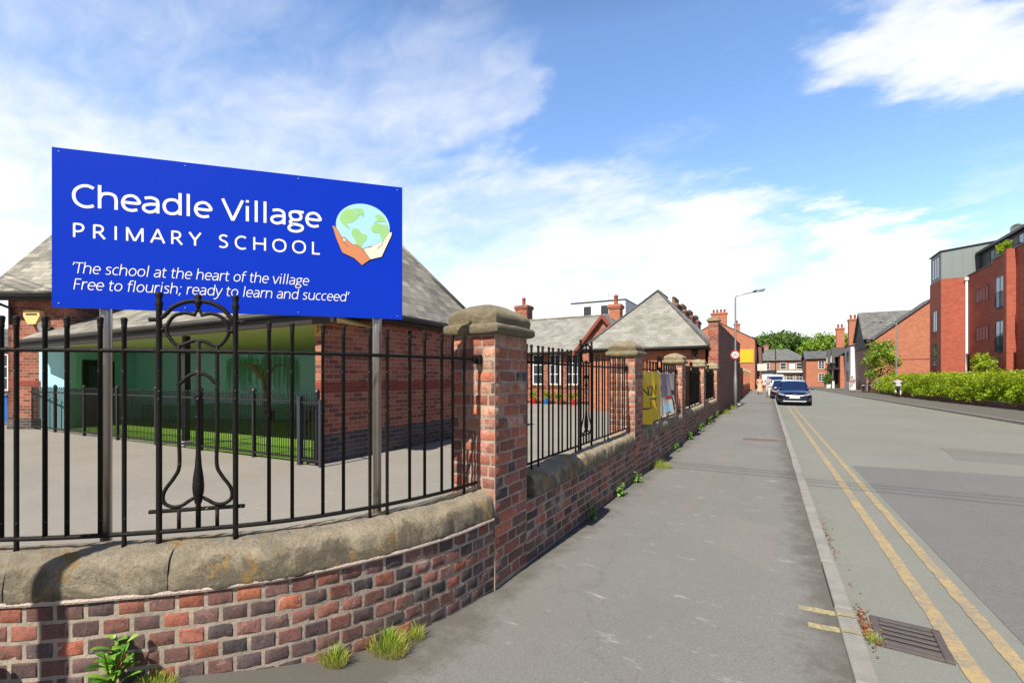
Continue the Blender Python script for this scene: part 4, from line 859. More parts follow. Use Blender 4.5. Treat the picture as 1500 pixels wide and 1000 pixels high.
for i in range(nbar):
    o = bpy.data.objects.new('hoop', hm.data); C.objects.link(o); o.parent = lf; o.location = (-Lf/2+.06+i*sp_, 0, 0)
for z in (.10, 1.15): MB().box(-Lf/2, Lf/2, -.015, .015, z-.02, z+.02).build('rail', M['iron2'], lf)
pm = MB().box(-.03, .03, -.03, .03, -.02, 1.30).lathe([(.045, 1.30), (.05, 1.33), (.03, 1.37), (0.005, 1.385)], (0, 0, 0), 8).build('post', M['iron2'], None); C.objects.unlink(pm)
for i in range(8): o = bpy.data.objects.new('post', pm.data); C.objects.link(o); o.parent = lf; o.location = (-Lf/2+i*Lf/7, 0, 0)
gt = thing('fence_gate', 'dark narrow gate at the right end of the low fence, by the brick pier', 'gate', tuple(cw(-3.62, 8.2)), math.atan2(d.y, d.x))
MB().box(-.33, -.25, -.04, .04, 0, 1.25).box(.22, .28, -.03, .03, 0, 1.2).build('post', M['darkzinc'], gt)
MB().box(-.25, .22, -.015, .015, .08, .12).box(-.25, .22, -.015, .015, 1.12, 1.16).build('frame', M['iron2'], gt)
for k in range(4): MB().tube([(-.16+k*.1, 0, .1), (-.16+k*.1, 0, 1.14)], .008, 6).build('bar', M['iron2'], gt)
# beyond the left wing
lh = thing('distant_house', 'far brick house with white window at the left edge, beyond the school', 'house', tuple(cw(-27, 24)), YAW)
MB().box(-3, 2.2, 0, 5, -.3, 3.3).build('wall', M['redbrick'], lh)
mb = MB(); slab(mb, (-3.2, -.3, 3.2), (2.4, -.3, 3.2), (2.4, 2.5, 4.4), (-3.2, 2.5, 4.4)); slab(mb, (2.4, 5.3, 3.2), (-3.2, 5.3, 3.2), (-3.2, 2.5, 4.4), (2.4, 2.5, 4.4)); mb.build('roof', M['darkslate'], lh)
for x in (-2, .0, 1.2): window(lh, wm(lh) @ Vector((x, 0, .9)), .9, 1.9, 2, 3, face=(SA, -CA))
bn = thing('wheeled_bin', 'blue wheeled bin standing at the far left corner of the school', 'bin', tuple(cw(-17.2, 15.6, -.004)), YAW)
mb = MB(); mb.add([(-.24, -.28, .06), (.24, -.28, .06), (.24, .28, .06), (-.24, .28, .06), (-.3, -.36, .95), (.3, -.36, .95), (.3, .36, .95), (-.3, .36, .95)], [(3, 2, 1, 0), (4, 5, 6, 7), (0, 1, 5, 4), (1, 2, 6, 5), (2, 3, 7, 6), (3, 0, 4, 7)]); mb.build('body', M['bluebin'], bn)
MB().bbox(-.32, .32, -.4, .38, .95, 1.02, .02).build('lid', M['bluebin'], bn)
for x in (-.24, .24): MB().lathe([(.1, -.03), (.1, .03)], (x, .3, .1), 12, 'x').build('wheel', M['tyre'], bn)

# ------------------------------------------------------------------ school hall and its gable, behind the railings
SHL = thing('school_hall', 'long single-storey school hall with pale slate roof and white windows across the playground', 'school', (-13, 25, 0))
MB().box(-24, -9.56, 25, 33, 0, 3.15).build('wall', M['redbrick'], SHL, world=True)
mb = MB(); slab(mb, (-24.3, 24.6, 3.1), (-9.0, 24.6, 3.1), (-9.0, 29, 5.62), (-24.3, 29, 5.62)); slab(mb, (-9, 33.4, 3.1), (-24.3, 33.4, 3.1), (-24.3, 29, 5.62), (-9, 29, 5.62)); mb.build('roof', M['slate2'], SHL, world=True)
ridge_tiles(SHL, (-24.3, 29, 5.64), (-9, 29, 5.64), M['slate'], .08)
MB().tube([(-24.3, 24.55, 3.02), (-9.5, 24.55, 3.02)], .07, 8).build('gutter', M['dark'], SHL, world=True, smooth=True)
for i in range(9): window(SHL, (-9.95-1.12*i, 25, 1.15), .72, 1.8, 2, 3)
chimney('c', '', -15.45, 29.3, 4.8, 6.75, .95, .9, 'redbrick', 1, .6, parent=SHL)
mb = MB(); gable(mb, -9.5, -6.5, 24.75, 0, 3.3, 5.0, -8.03); mb.box(-9.5, -9.25, 25.0, 29, 0, 3.3); mb.build('gable_wall', M['redbrick'], SHL, world=True)
mb = MB(); slab(mb, (-9.75, 24.55, 3.0), (-9.75, 32, 3.0), (-8.03, 32, 5.08), (-8.03, 24.55, 5.08)); slab(mb, (-6.3, 32, 3.0), (-6.3, 24.55, 3.0), (-8.03, 24.55, 5.08), (-8.03, 32, 5.08)); mb.build('gable_roof', M['slate2'], SHL, world=True)
mb = MB()
for a, b in (((-9.78, 3.0), (-8.03, 5.12)), ((-6.28, 3.0), (-8.03, 5.12))):
    mb.add([(a[0], y, a[1]-.26) for y in (24.48, 24.56)]+[(b[0], y, b[1]-.26) for y in (24.48, 24.56)]+[(a[0], y, a[1]) for y in (24.48, 24.56)]+[(b[0], y, b[1]) for y in (24.48, 24.56)], [(0, 2, 6, 4), (1, 5, 7, 3), (0, 1, 3, 2), (4, 6, 7, 5)])
mb.build('bargeboard', M['barge'], SHL, world=True)
mb = MB(); slab(mb, (-10.5, 28.6, 4.2), (-4.7, 28.6, 4.2), (-4.7, 31.5, 5.72), (-10.5, 31.5, 5.72)); slab(mb, (-4.7, 34.4, 4.2), (-10.5, 34.4, 4.2), (-10.5, 31.5, 5.72), (-4.7, 31.5, 5.72)); mb.build('lichen_roof', M['lichen'], SHL, world=True)
MB().box(-10.3, -4.9, 29, 34, 0, 4.25).build('rear_wall', M['redbrick'], SHL, world=True)
chimney('c', '', -8.05, 27.3, 4.3, 6.0, .66, .66, 'orangebrick', 1, .6, parent=SHL)
PLT = []
pf = thing('playground_fence', 'low dark fence with planting in front of the hall windows', 'fence', (-13, 24.0, 0))
MB().box(-22, -8.5, 23.98, 24.02, .92, .97).box(-22, -8.5, 23.98, 24.02, .12, .16).build('rail', M['iron2'], pf, world=True)
bm_ = MB().box(-.01, .01, -.01, .01, .02, 1.05).build('bar', M['iron2'], None); C.objects.unlink(bm_)
for i in range(5):
    pl_ = thing('planting_tub', ['leafy tub by the far left hall window', 'leafy tub second from the left below the hall windows', 'leafy tub in the middle below the hall windows', 'leafy tub second from the right below the hall windows', 'leafy tub below the right hall window'][i], 'plant', (-13.1+i*.85, 24.45, 0), 0, 'planting tubs below the hall windows')
    MB().lathe([(.16, 0), (.2, .3), (.17, .3)], (0, 0, 0), 10).build('tub', M[['pot', 'red', 'bluebin', 'pot', 'red'][i]], pl_)
    rp = random.Random(i); PLT.append((pl_, [(-13.1+i*.85+rp.uniform(-.2, .2), 24.45+rp.uniform(-.1, .1), .4+rp.uniform(0, .3), .16, .14, .15) for _ in range(7)]))
for i in range(90): o = bpy.data.objects.new('bar', bm_.data); C.objects.link(o); o.parent = pf; o.location = (-9+.5+4-13+.0+i*-.15+9, 0, 0)

# hip-roofed block beside the tall wall
HB = thing('hip_roofed_block', 'small brick block with pyramid slate roof between the railings and the tall wall', 'building', (-4.9, 20.9, 0))
MB().box(-7.5, -2.30, 20.9, 30, 0, 2.95).build('wall', M['orangebrick'], HB, world=True)
mb = MB(); hiproof(mb, -7.75, -2.12, 20.55, 30.3, 2.93, 6.05, (-4.95, 24.3), (-4.95, 26.8), .06); mb.build('roof', M['slate2'], HB, world=True)
for a, b in (((-7.75, 20.55, 2.95), (-4.95, 24.3, 6.08)), ((-2.12, 20.55, 2.95), (-4.95, 24.3, 6.08)), ((-4.95, 24.3, 6.08), (-4.95, 26.8, 6.08))): ridge_tiles(HB, a, b, M['darkslate'], .06)
MB().box(-7.7, -2.16, 20.60, 20.9, 2.76, 2.88).build('fascia', M['dark'], HB, world=True)
MB().tube([(-7.8, 20.5, 2.86), (-2.15, 20.5, 2.86)], .06, 8).build('gutter', M['dark'], HB, world=True, smooth=True)
dpipe(HB, -2.72, 20.82, 0, 2.55, 'dark', .045)
# tall wall along the pavement
TW = thing('tall_brick_wall', 'tall dark brick wall with a capped end pier along the pavement', 'wall', (-1.9, 20.8, 0))
mb = MB(); mb.add([(x, y, z) for y, zt in ((21.25, 3.85), (39, 4.05)) for x, z in ((-2.10, -.05), (-1.83, -.05), (-1.83, zt), (-2.10, zt))], [(0, 1, 2, 3), (7, 6, 5, 4), (1, 5, 6, 2), (2, 6, 7, 3), (3, 7, 4, 0)]); mb.build('brickwork', M['tallbrick'], TW, world=True)
MB().box(-2.18, -1.79, 20.78, 21.25, -.05, 3.95).build('pier', M['redbrick'], TW, world=True)
MB().box(-2.24, -1.73, 20.72, 21.31, 3.95, 4.02).box(-2.2, -1.77, 20.76, 21.27, 4.02, 4.09).build('pier_cap', M['capstone'], TW, world=True)
mb = MB(); mb.add([(x, y, z) for y, zt in ((21.32, 3.852), (39.02, 4.052)) for x, z in ((-2.14, zt), (-1.79, zt), (-1.79, zt+.07), (-1.96, zt+.11), (-2.14, zt+.07))], [(0, 1, 2, 3, 4), (9, 8, 7, 6, 5)]+[(i, 5+i, 5+(i+1) % 5, (i+1) % 5) for i in range(5)]); mb.build('coping', M['stone'], TW, world=True)

# brick terrace behind the tall wall with a row of chimneys
TR = thing('terraced_houses', 'row of houses showing only brown chimney stacks over the hip roof', 'houses', (-6, 36, 0))
MB().box(-8.6, -4.2, 36, 53, 0, 4.3).build('wall', M['tallbrick'], TR, world=True)
mb = MB(); slab(mb, (-8.8, 53, 4.2), (-8.8, 36, 4.2), (-6.3, 36, 6.0), (-6.3, 53, 6.0)); slab(mb, (-4.0, 36, 4.2), (-4.0, 53, 4.2), (-6.3, 53, 6.0), (-6.3, 36, 6.0)); mb.build('roof', M['darkslate'], TR, world=True)
for i, y in enumerate((37.5, 41.5, 45.5, 49.5)): chimney('c', '', -6.3, y, 5.2, 7.25, .6, 2.2, 'tallbrick', 5, .55, 'y', parent=TR, potmat='buffpot')

# gable-ended house with the yellow panel
GH = thing('gable_house', 'tall orange brick house with a blank gable carrying the yellow panel', 'house', (-4, 65.7, 0))
mb = MB(); gable(mb, -10.2, -1.40, 65.7, 0, 6.5, 8.9, -5.8); mb.box(-1.65, -1.40, 65.95, 88, 0, 6.5); mb.box(-10.2, -9.95, 65.95, 88, 0, 6.5); mb.build('wall', M['orangebrick'], GH, world=True)
mb = MB(); slab(mb, (-1.2, 65.6, 6.42), (-1.2, 88, 6.42), (-5.8, 88, 8.98), (-5.8, 65.6, 8.98)); slab(mb, (-10.4, 88, 6.42), (-10.4, 65.6, 6.42), (-5.8, 65.6, 8.98), (-5.8, 88, 8.98)); mb.build('roof', M['darkslate'], GH, world=True)
chimney('c', '', -5.6, 66.2, 8.2, 10.1, 1.9, .75, 'orangebrick', 4, .45, 'x', parent=GH)
chimney('c', '', -3.7, 70.5, 7.2, 9.0, .7, .7, 'orangebrick', 1, .45, 'x', parent=GH)
for i in range(5):
    for z in (1.0, 4.0): window(GH, (-1.40, 68+i*4, z), 1.1, 1.6, 1, 2, face=(1, 0))
MB().box(-1.42, -1.25, 65.9, 88, 2.9, 3.25).build('shop_fascia', M['dark'], GH, world=True)
yp = thing('blank_notice', 'plain yellow panel fixed high on the orange gable wall', 'panel', (-2.55, 65.66, 4.3))
MB().bbox(-1.0, 1.0, -.05, .03, -.85, .85, .02).build('board', M['panelyellow'], yp); MB().box(-.95, .95, -.056, -.052, .76, .80).build('trim', M['tan'], yp)
hs = thing('hanging_sign', 'pale projecting shop sign hung out over the pavement by the orange gable', 'sign', (-1.39, 66.9, 2.85))
MB().bbox(.25, 1.35, -.05, .05, -.45, .45, .02).build('board', M['palecloth'], hs); MB().tube([(0, 0, .5), (1.35, 0, .5)], .025, 6).tube([(.3, 0, .5), (.3, 0, .44)], .015, 6).tube([(1.2, 0, .5), (1.2, 0, .44)], .015, 6).build('bracket', M['dark'], hs)
SR = thing('dark_shopfronts', 'dark shop row with grey roof stepping forward beyond the orange gable', 'shops', (-.75, 76, 0))
MB().box(-6, -.75, 76, 94, 0, 6.0).build('wall', M['tallbrick'], SR, world=True)
mb = MB(); slab(mb, (-.5, 75.8, 5.95), (-.5, 94, 5.95), (-3.4, 94, 8.2), (-3.4, 75.8, 8.2)); slab(mb, (-6.2, 94, 5.95), (-6.2, 75.8, 5.95), (-3.4, 75.8, 8.2), (-3.4, 94, 8.2)); mb.build('roof', M['midslate'], SR, world=True)
MB().box(-.76, -.55, 76.1, 93.9, 2.6, 3.2).build('shop_fascia', M['dark'], SR, world=True)
for i in range(4): window(SR, (-.75, 78+i*4.2, 3.9), 1.1, 1.5, 1, 2, face=(1, 0))
MB().box(-.77, -.70, 76.3, 93.8, .1, 2.59).build('shop_windows', M['glass'], SR, world=True)
# garden wall between the tall wall and the gable house
GW = thing('garden_wall', 'lower brick wall with stone-capped piers beyond the lamp post', 'wall', (-1.8, 39, 0))
MB().box(-2.0, -1.75, 39.02, 58, 0, .9).build('brickwork', M['tallbrick'], GW, world=True)
MB().box(-2.04, -1.71, 39.02, 58, .902, 1.0).build('coping', M['stone'], GW, world=True)
for y in (40.5, 44.5, 48.5, 52.5, 56.5):
    pr = MB().box(-2.12, -1.68, y-.25, y+.25, 0, 2.0).build('pier', M['orangebrick'], GW, world=True)
    mb = MB(); mb.lathe([(.40, 2.0), (.40, 2.12), (.22, 2.3), (.05, 2.35)], (-1.9, y, 0), 4); mb.build('cap', M['capstone'], pr, world=True)
for y0 in (40.75, 44.75, 48.75, 52.75):
    MB().box(-1.93, -1.87, y0, y0+3.5, 1.0, 1.75).build('infill_panel', M['orangebrick'], GW, world=True)

# white rooftop storey of an office block far behind
OB = thing('office_block', 'white flat-roofed office block showing only its top storey over the school roofs', 'building', (-23, 68, 0))
MB().box(-27.3, -18.6, 68, 78, 0, 13.2).build('wall', M['render'], OB, world=True)
MB().box(-27.4, -18.5, 67.9, 78.1, 13.2, 13.36).build('roof_edge', M['darkzinc'], OB, world=True)
for x in (-24.6, -21.8): window(OB, (x, 68, 10.6), 1.2, 2.0, 2, 2, 'frame', 'glass', None)
MB().tube([(-26.5, 68.5, 13.4), (-26.5, 68.5, 14.3)], .03, 6).tube([(-21.5, 69, 13.4), (-21.5, 69, 14.6)], .03, 6).tube([(-21.8, 69, 14.4), (-21.2, 69, 14.4)], .02, 6).build('aerial', M['galv'], OB, world=True)

# ------------------------------------------------------------------ buildings closing the street
EB = thing('hip_roofed_shop', 'two-storey brick shop row with grey hipped roof facing down the street, behind the cars', 'building', (2.5, 100, 0))
MB().box(-1.4, 6.4, 100.5, 110, 0, 4.8).build('wall', M['endbrick'], EB, world=True)
mb = MB(); hiproof(mb, -1.7, 6.8, 100.1, 110.4, 4.75, 7.1, (-.3, 105), (3.6, 105)); mb.build('roof', M['midslate'], EB, world=True)
for x in (-.1, 2.6, 5.2): window(EB, (x, 100.5, 3.05), 1.0, 1.25, 1, 2)
MB().box(3.6, 4.5, 100.44, 100.5, 3.1, 4.1).build('wall_plaque', M['white'], EB, world=True)
MB().box(1.6, 6.4, 99.9, 100.5, 2.45, 2.75).build('shop_canopy', M['white'], EB, world=True)
for x in (2.3, 3.7, 5.2): window(EB, (x, 100.5, .55), 1.1, 1.6, 2, 3)
MB().box(-1.4, 1.5, 100.42, 100.5, 2.2, 2.9).build('shop_fascia', M['darkzinc'], EB, world=True)
MB().box(-.7, .9, 100.40, 100.5, .1, 2.15).build('white_door', M['white'], EB, world=True)
MB().tube([(1.35, 100.35, 0), (1.35, 100.35, 7.0)], .09, 6).build('downpipe', M['dark'], EB, world=True)
chimney('c', '', -.2, 105.5, 6.4, 8.0, .8, .8, 'endbrick', 1, .4, parent=EB)
EC = thing('plain_brick_house', 'plain orange brick house right of the hipped shop row, with two white windows', 'house', (8, 92, 0))
MB().box(5.75, 12, 92, 102, 0, 4.75).build('wall', M['orangebrick'], EC, world=True)
mb = MB(); slab(mb, (5.5, 91.6, 4.7), (12.3, 91.6, 4.7), (12.3, 96.5, 6.2), (5.5, 96.5, 6.2)); slab(mb, (12.3, 102, 4.7), (5.5, 102, 4.7), (5.5, 96.5, 6.2), (12.3, 96.5, 6.2)); mb.build('roof', M['darkslate'], EC, world=True)
for z in (.9, 3.0): window(EC, (7.9, 92, z), .85, 1.3, 2, 3)
PUB = thing('timbered_row', 'dark timber-gabled brick row with tall chimneys behind the white gable', 'building', (9.3, 76, 0))
MB().box(9.0, 16, 79.02, 91, 0, 4.6).build('wall', M['orangebrick'], PUB, world=True)
mb = MB(); slab(mb, (8.6, 91, 4.5), (8.6, 79, 4.5), (12.5, 79, 7.2), (12.5, 91, 7.2)); slab(mb, (16.4, 79, 4.5), (16.4, 91, 4.5), (12.5, 91, 7.2), (12.5, 79, 7.2)); mb.build('roof', M['darkslate'], PUB, world=True)
for y in (82.5, 88):
    mb = MB(); mb.add([(8.3, y-1.5, 3.6), (8.3, y+1.5, 3.6), (8.3, y, 6.0), (11.5, y-1.5, 3.6), (11.5, y+1.5, 3.6), (11.5, y, 6.0)], [(1, 0, 2), (3, 4, 5), (0, 1, 4, 3), (0, 3, 5, 2), (1, 2, 5, 4)]); mb.build('timber_gable', M['dark'], PUB, world=True)
    MB().box(8.5, 9.0, y-1.3, y+1.3, 0, 3.6).build('bay', M['dark'], PUB, world=True)
    window(PUB, (8.48, y, .9), 1.8, 1.7, 3, 2, face=(-1, 0)); window(PUB, (8.28, y, 3.75), .9, 1.0, 2, 1, face=(-1, 0), sill=None)
MB().box(8.2, 9.0, 79.2, 90, 2.7, 2.95).build('porch_roof', M['dark'], PUB, world=True)
MB().box(8.1, 8.35, 79.2, 82, 0, 1.0).build('forecourt_wall', M['render'], PUB, world=True)
WH = thing('white_gable', 'narrow white rendered house end standing behind the small street tree', 'house', (10, 73.6, 0))
MB().box(9.5, 13.5, 73.6, 79, 0, 5.8).build('wall', M['render'], WH, world=True)
mb = MB(); slab(mb, (9.3, 79, 5.75), (9.3, 73.4, 5.75), (11.5, 73.4, 6.2), (11.5, 79, 6.2)); slab(mb, (13.7, 73.4, 5.75), (13.7, 79, 5.75), (11.5, 79, 6.2), (11.5, 73.4, 6.2)); mb.build('roof', M['darkslate'], WH, world=True)
for z in (.9, 3.6): window(WH, (9.5, 76, z), 1.6, 1.5, 3, 1, 'frame', 'glass', None, face=(-1, 0))
MB().box(8.9, 9.5, 70, 73.6, 0, .9).build('garden_wall', M['render'], WH, world=True)
chimney('c', '', 10.3, 78.0, 5.5, 9.6, 1.0, 1.0, 'orangebrick', 2, .6, parent=WH); chimney('c', '', 9.6, 84.5, 5.0, 9.0, 1.0, 1.0, 'orangebrick', 2, .6, parent=PUB)
DG = thing('dark_gabled_house', 'house with pale slate roof and black timber gable behind the plain brick gable', 'house', (10, 66, 0))
MB().box(10.1, 20, 66.5, 73.3, 0, 6.2).build('wall', M['endbrick'], DG, world=True)
mb = MB(); slab(mb, (9.7, 66.0, 6.0), (20.3, 66.0, 6.0), (20.3, 69.8, 9.5), (9.7, 69.8, 9.5)); slab(mb, (20.3, 73.6, 6.0), (9.7, 73.6, 6.0), (9.7, 69.8, 9.5), (20.3, 69.8, 9.5)); mb.build('roof', M['midslate'], DG, world=True)
mb = MB(); mb.add([(9.9, 66.1, 5.0), (9.9, 73.5, 5.0), (9.9, 69.8, 9.3), (10.15, 66.1, 5.0), (10.15, 73.5, 5.0), (10.15, 69.8, 9.3)], [(1, 0, 2), (3, 4, 5), (0, 1, 4, 3), (0, 3, 5, 2), (1, 2, 5, 4)]); mb.build('timber_gable', M['dark'], DG, world=True)
BG_ = thing('plain_gable_house', 'long brick house with a broad blank gable above the far end of the hedge', 'house', (14, 62, 0))
mb = MB(); gable(mb, 10.25, 19.6, 62.6, 0, 5.95, 9.75, 14.92); mb.box(10.25, 19.6, 62.9, 66.4, 0, 5.9); mb.build('wall', M['orangebrick'], BG_, world=True)
MB().box(10.24, 19.6, 62.575, 62.60, 3.45, 3.52).build('brick_course', M['bandbrick'], BG_, world=True)
mb = MB(); slab(mb, (9.95, 66.0, 5.75), (9.95, 62.4, 5.75), (14.92, 62.4, 9.85), (14.92, 66.0, 9.85), .14); slab(mb, (19.9, 62.4, 5.75), (19.9, 66, 5.75), (14.92, 66, 9.85), (14.92, 62.4, 9.85), .14); mb.build('roof', M['darkslate'], BG_, world=True)
# flats on the right
AP = thing('apartment_building', 'modern red brick flats with grey metal top storey on the right', 'flats', (13.9, 45, 0))
mb = MB(); mb.box(12.3, 24, 49.3, 52.2, 0, 9.55); mb.box(13.0, 24, 52.2, 54, 0, 8.9); mb.box(13.92, 24, 43.4, 49.298, 0, 9.6); mb.box(13.48, 24, 34, 43.398, 0, 9.6); mb.box(13.05, 24, 14, 33.998, 0, 9.6); mb.build('wall', M['newbrick'], AP, world=True)
mb = MB(); mb.box(13.05, 13.478, 40.0, 40.45, 0, 9.6); mb.build('pilaster', M['newbrick'], AP, world=True)
mb = MB(); mb.box(13.86, 24, 43.34, 49.28, 9.6, 9.68); mb.box(13.42, 24, 14, 43.33, 9.6, 9.68); mb.build('parapet_coping', M['darkzinc'], AP, world=True)
mb = MB(); mb.add([(x, y, z) for x, zt in ((12.32, 11.75), (17.6, 12.35)) for y, z in ((49.32, 9.56), (52.0, 9.56), (52.0, zt), (49.32, zt))], [(0, 3, 2, 1), (4, 5, 6, 7), (0, 1, 5, 4), (2, 3, 7, 6), (0, 4, 7, 3), (1, 2, 6, 5)]); zb = mb.build('metal_storey', M['zinc'], AP, world=True)
for k in range(9): x = 12.36+k*.62; MB().box(x-.012, x+.012, 49.29, 49.32, 9.56, 11.75+(x-12.32)*.113-.02).build('seam', M['zinc'], zb, world=True)
mb = MB(); mb.add([(x, y, z) for x, zt in ((12.2, 11.76), (17.7, 12.38)) for y, z in ((49.22, zt), (52.1, zt), (52.1, zt+.08), (49.22, zt+.08))], [(0, 3, 2, 1), (4, 5, 6, 7), (0, 1, 5, 4), (2, 3, 7, 6), (0, 4, 7, 3), (1, 2, 6, 5)]); mb.build('metal_roof', M['darkzinc'], AP, world=True)
MB().box(14.6, 23, 14, 49.25, 9.6, 11.2).build('penthouse', M['darkzinc'], AP, world=True)
MB().box(14.3, 23, 14, 49.2, 11.2, 11.38).build('penthouse_roof', M['darkzinc'], AP, world=True)
for y in (46.6, 44.6, 42.2, 40.2, 37, 34): window(AP, (14.6, y, 9.75), 1.5, 1.3, 2, 1, 'frame', 'skyglass', None, face=(-1, 0))
for z in (4.3, 7.2): window(AP, (13.92, 46.6, z), 2.3, 1.05, 4, 1, 'frame', 'skyglass', None, face=(-1, 0))
for z in (3.25, 6.2):
    for yc in (41.9, 37.6, 31, 26):
        xx = 13.48 if yc > 34 else 13.05
        window(AP, (xx, yc, z), 2.0, 2.1, 3, 1, 'frame', 'skyglass', None, face=(-1, 0))
        mb = MB(); mb.box(xx-.14, xx-.11, yc-.8, yc+.8, z+1.0, z+1.04); mb.box(xx-.14, xx-.11, yc-.8, yc+.8, z, z+.04)
        for k in range(14): mb.box(xx-.132, xx-.118, yc-.78+k*.12-.006, yc-.78+k*.12+.006, z+.04, z+1.0)
        mb.build('balcony_rail', M['frame'], AP, world=True)
for z, h in ((2.5, 1.9), (5.35, 1.8)): window(AP, (12.3, 50.75, z), 1.1, h, 2, 1, 'frame', 'skyglass', None, face=(-1, 0))
window(AP, (12.32, 50.7, 9.75), 2.0, 1.8, 3, 1, 'frame', 'skyglass', None, face=(-1, 0))
MB().tube([(13.80, 49.2, 0), (13.80, 49.2, 9.3)], .09, 8).bbox(13.66, 13.94, 49.05, 49.29, 9.25, 9.5, .02).build('downpipe', M['white'], AP, world=True)
sd_ = thing('satellite_dish', 'small grey satellite dish on the roof of the flats', 'dish', (16.4, 48.6, 11.38))
MB().tube([(0, 0, 0), (0, 0, 1.1)], .035, 6).build('mast', M['galv'], sd_)
MB().lathe([(.02, .14), (.2, .11), (.36, .03), (.42, -.04), (.41, -.05), (.34, .02), (.19, .09), (.02, .12)], (0, -.1, 1.35), 16, 'y', cap=False).build('dish', M['galv'], sd_, smooth=True)
MB().tube([(0, 0, 1.0), (0, -.4, 1.25)], .015, 6).build('arm', M['galv'], sd_)
# ------------------------------------------------------------------ foliage
def leafmesh(name, clumps, per, size, mat, parent, seed, shell=.55, up=.25, aspect=.55, world=True):
    """leaf-sized faces spread through many clumps; clump = (x, y, z, rx, ry, rz)"""
    r = np.random.RandomState(seed); cl = np.array(clumps, float); n = len(cl)*per; k = np.repeat(np.arange(len(cl)), per)
    v = r.normal(size=(n, 3)); v /= np.linalg.norm(v, axis=1)[:, None]; rad = shell+(1-shell)*r.rand(n)**.6; rad *= .85+.35*r.rand(n)
    p = cl[k, :3]+v*cl[k, 3:]*rad[:, None]
    nn = v*.6+r.normal(size=(n, 3))*.7+np.array([0, 0, up]); nn /= np.linalg.norm(nn, axis=1)[:, None]
    a = np.cross(nn, r.normal(size=(n, 3))); a /= np.linalg.norm(a, axis=1)[:, None]; b = np.cross(nn, a)
    s = size*(.6+.8*r.rand(n))[:, None]
    V = np.stack([p-a*s, p+b*s*aspect-a*s*.1, p+a*s, p-b*s*aspect-a*s*.1], 1).reshape(-1, 3)
    if parent and world: inv = np.array(wm(parent).inverted()); V = V @ inv[:3, :3].T+inv[:3, 3]
    me = bpy.data.meshes.new(name); F = np.arange(4*n).reshape(-1, 4)
    me.vertices.add(4*n); me.vertices.foreach_set('co', V.ravel()); me.loops.add(4*n); me.loops.foreach_set('vertex_index', F.ravel()); me.polygons.add(n)
    me.polygons.foreach_set('loop_start', np.arange(0, 4*n, 4)); me.polygons.foreach_set('loop_total', np.full(n, 4)); me.update(calc_edges=True); me.validate()
    ct = r.rand(len(cl)); tn = np.clip(.30*ct[k]+.7*r.rand(n), 0, 1); T = np.ones((4*n, 4), np.float32); T[:, 0] = np.repeat(tn, 4); T[:, 1] = np.repeat(r.rand(n), 4)
    me.attributes.new('tone', 'FLOAT_COLOR', 'CORNER').data.foreach_set('color', T.ravel()); me.materials.append(M[mat])
    o = bpy.data.objects.new(name, me); C.objects.link(o); o.parent = parent; return o
def crownclumps(c, rx, ry, rz, n, cr, seed, flat=1.0):
    r = random.Random(seed); out = []
    for i in range(n):
        while 1:
            v = Vector((r.uniform(-1, 1), r.uniform(-1, 1), r.uniform(-.8, 1)))
            if .25 < v.length < 1: break
        k = r.uniform(.55, 1.25)*cr
        out.append((c[0]+v.x*rx, c[1]+v.y*ry, c[2]+v.z*rz, k, k, k*.75*flat))
    return out
def tree(name, label, x, y, h, rx, ry, mat, seed, n=60, per=70, leaf=.22, trunk=.3, base=.35, group=None, cr=None):
    t_ = thing(name, label, 'tree', (x, y, 0), 0, group); r = random.Random(seed)
    rz = h*(1-base)/2; c = (x, y, h-rz); cr = cr or min(rx, rz)*.36
    mb = MB(); pts = [(x+r.uniform(-.1, .1)*k, y+r.uniform(-.1, .1)*k, h*.8*k/6) for k in range(7)]; mb.tube(pts, [trunk*(1-.12*k) for k in range(7)], 8)
    for k in range(7):
        z = h*r.uniform(base*.7, .75); a = r.uniform(0, 6.28); l = rx*r.uniform(.5, .9)
        mb.tube([(x, y, z), (x+math.cos(a)*l*.5, y+math.sin(a)*l*.5, z+l*.35), (x+math.cos(a)*l, y+math.sin(a)*l, z+l*.55)], [trunk*.4, trunk*.25, trunk*.08], 6)
    mb.build('trunk', M['bark'], t_, world=True, smooth=True)
    leafmesh('crown', crownclumps(c, rx-cr*.6, ry-cr*.6, rz-cr*.5, n, cr, seed), per, leaf, mat, t_, seed, .3); return t_
TG = 'trees beyond the end of the street'
tree('broad_tree', 'large dark green rounded tree rising behind the hipped shop row', 2.2, 128, 13.4, 7.0, 6, 'leafdark', 1, 90, 90, .34, .5, .25, TG)
tree('broad_tree', 'bright yellow-green spreading tree right of the dark rounded tree', 12.5, 122, 11.6, 8.6, 6, 'leaflight', 2, 120, 90, .32, .5, .2, TG)
tree('broad_tree', 'bright green tree top behind the plain orange brick house', 20.5, 130, 12.0, 7.5, 6, 'leaflight', 3, 100, 85, .34, .5, .2, TG)
tree('broad_tree', 'dark green tree top just left of the tall twin chimneys', 25, 138, 13.0, 6.5, 6, 'leafdark', 4, 80, 80, .34, .5, .2, TG)
tree('broad_tree', 'mid green tree filling the gap between the dark and yellow-green trees', 7.6, 136, 12.4, 6.0, 6, 'leafdark', 9, 80, 80, .34, .5, .2, TG)
tree('broad_tree', 'dark green tree peeping over the roof left of the shop row', -4.5, 136, 12.6, 6.0, 6, 'leafdark', 5, 70, 80, .34, .5, .2, TG)
tree('street_tree', 'small loose green tree in front of the plain brick gable, by the hedge end', 10.1, 58.5, 5.7, 1.7, 2.0, 'leaflight', 6, 34, 75, .12, .10, .15, None, .62)
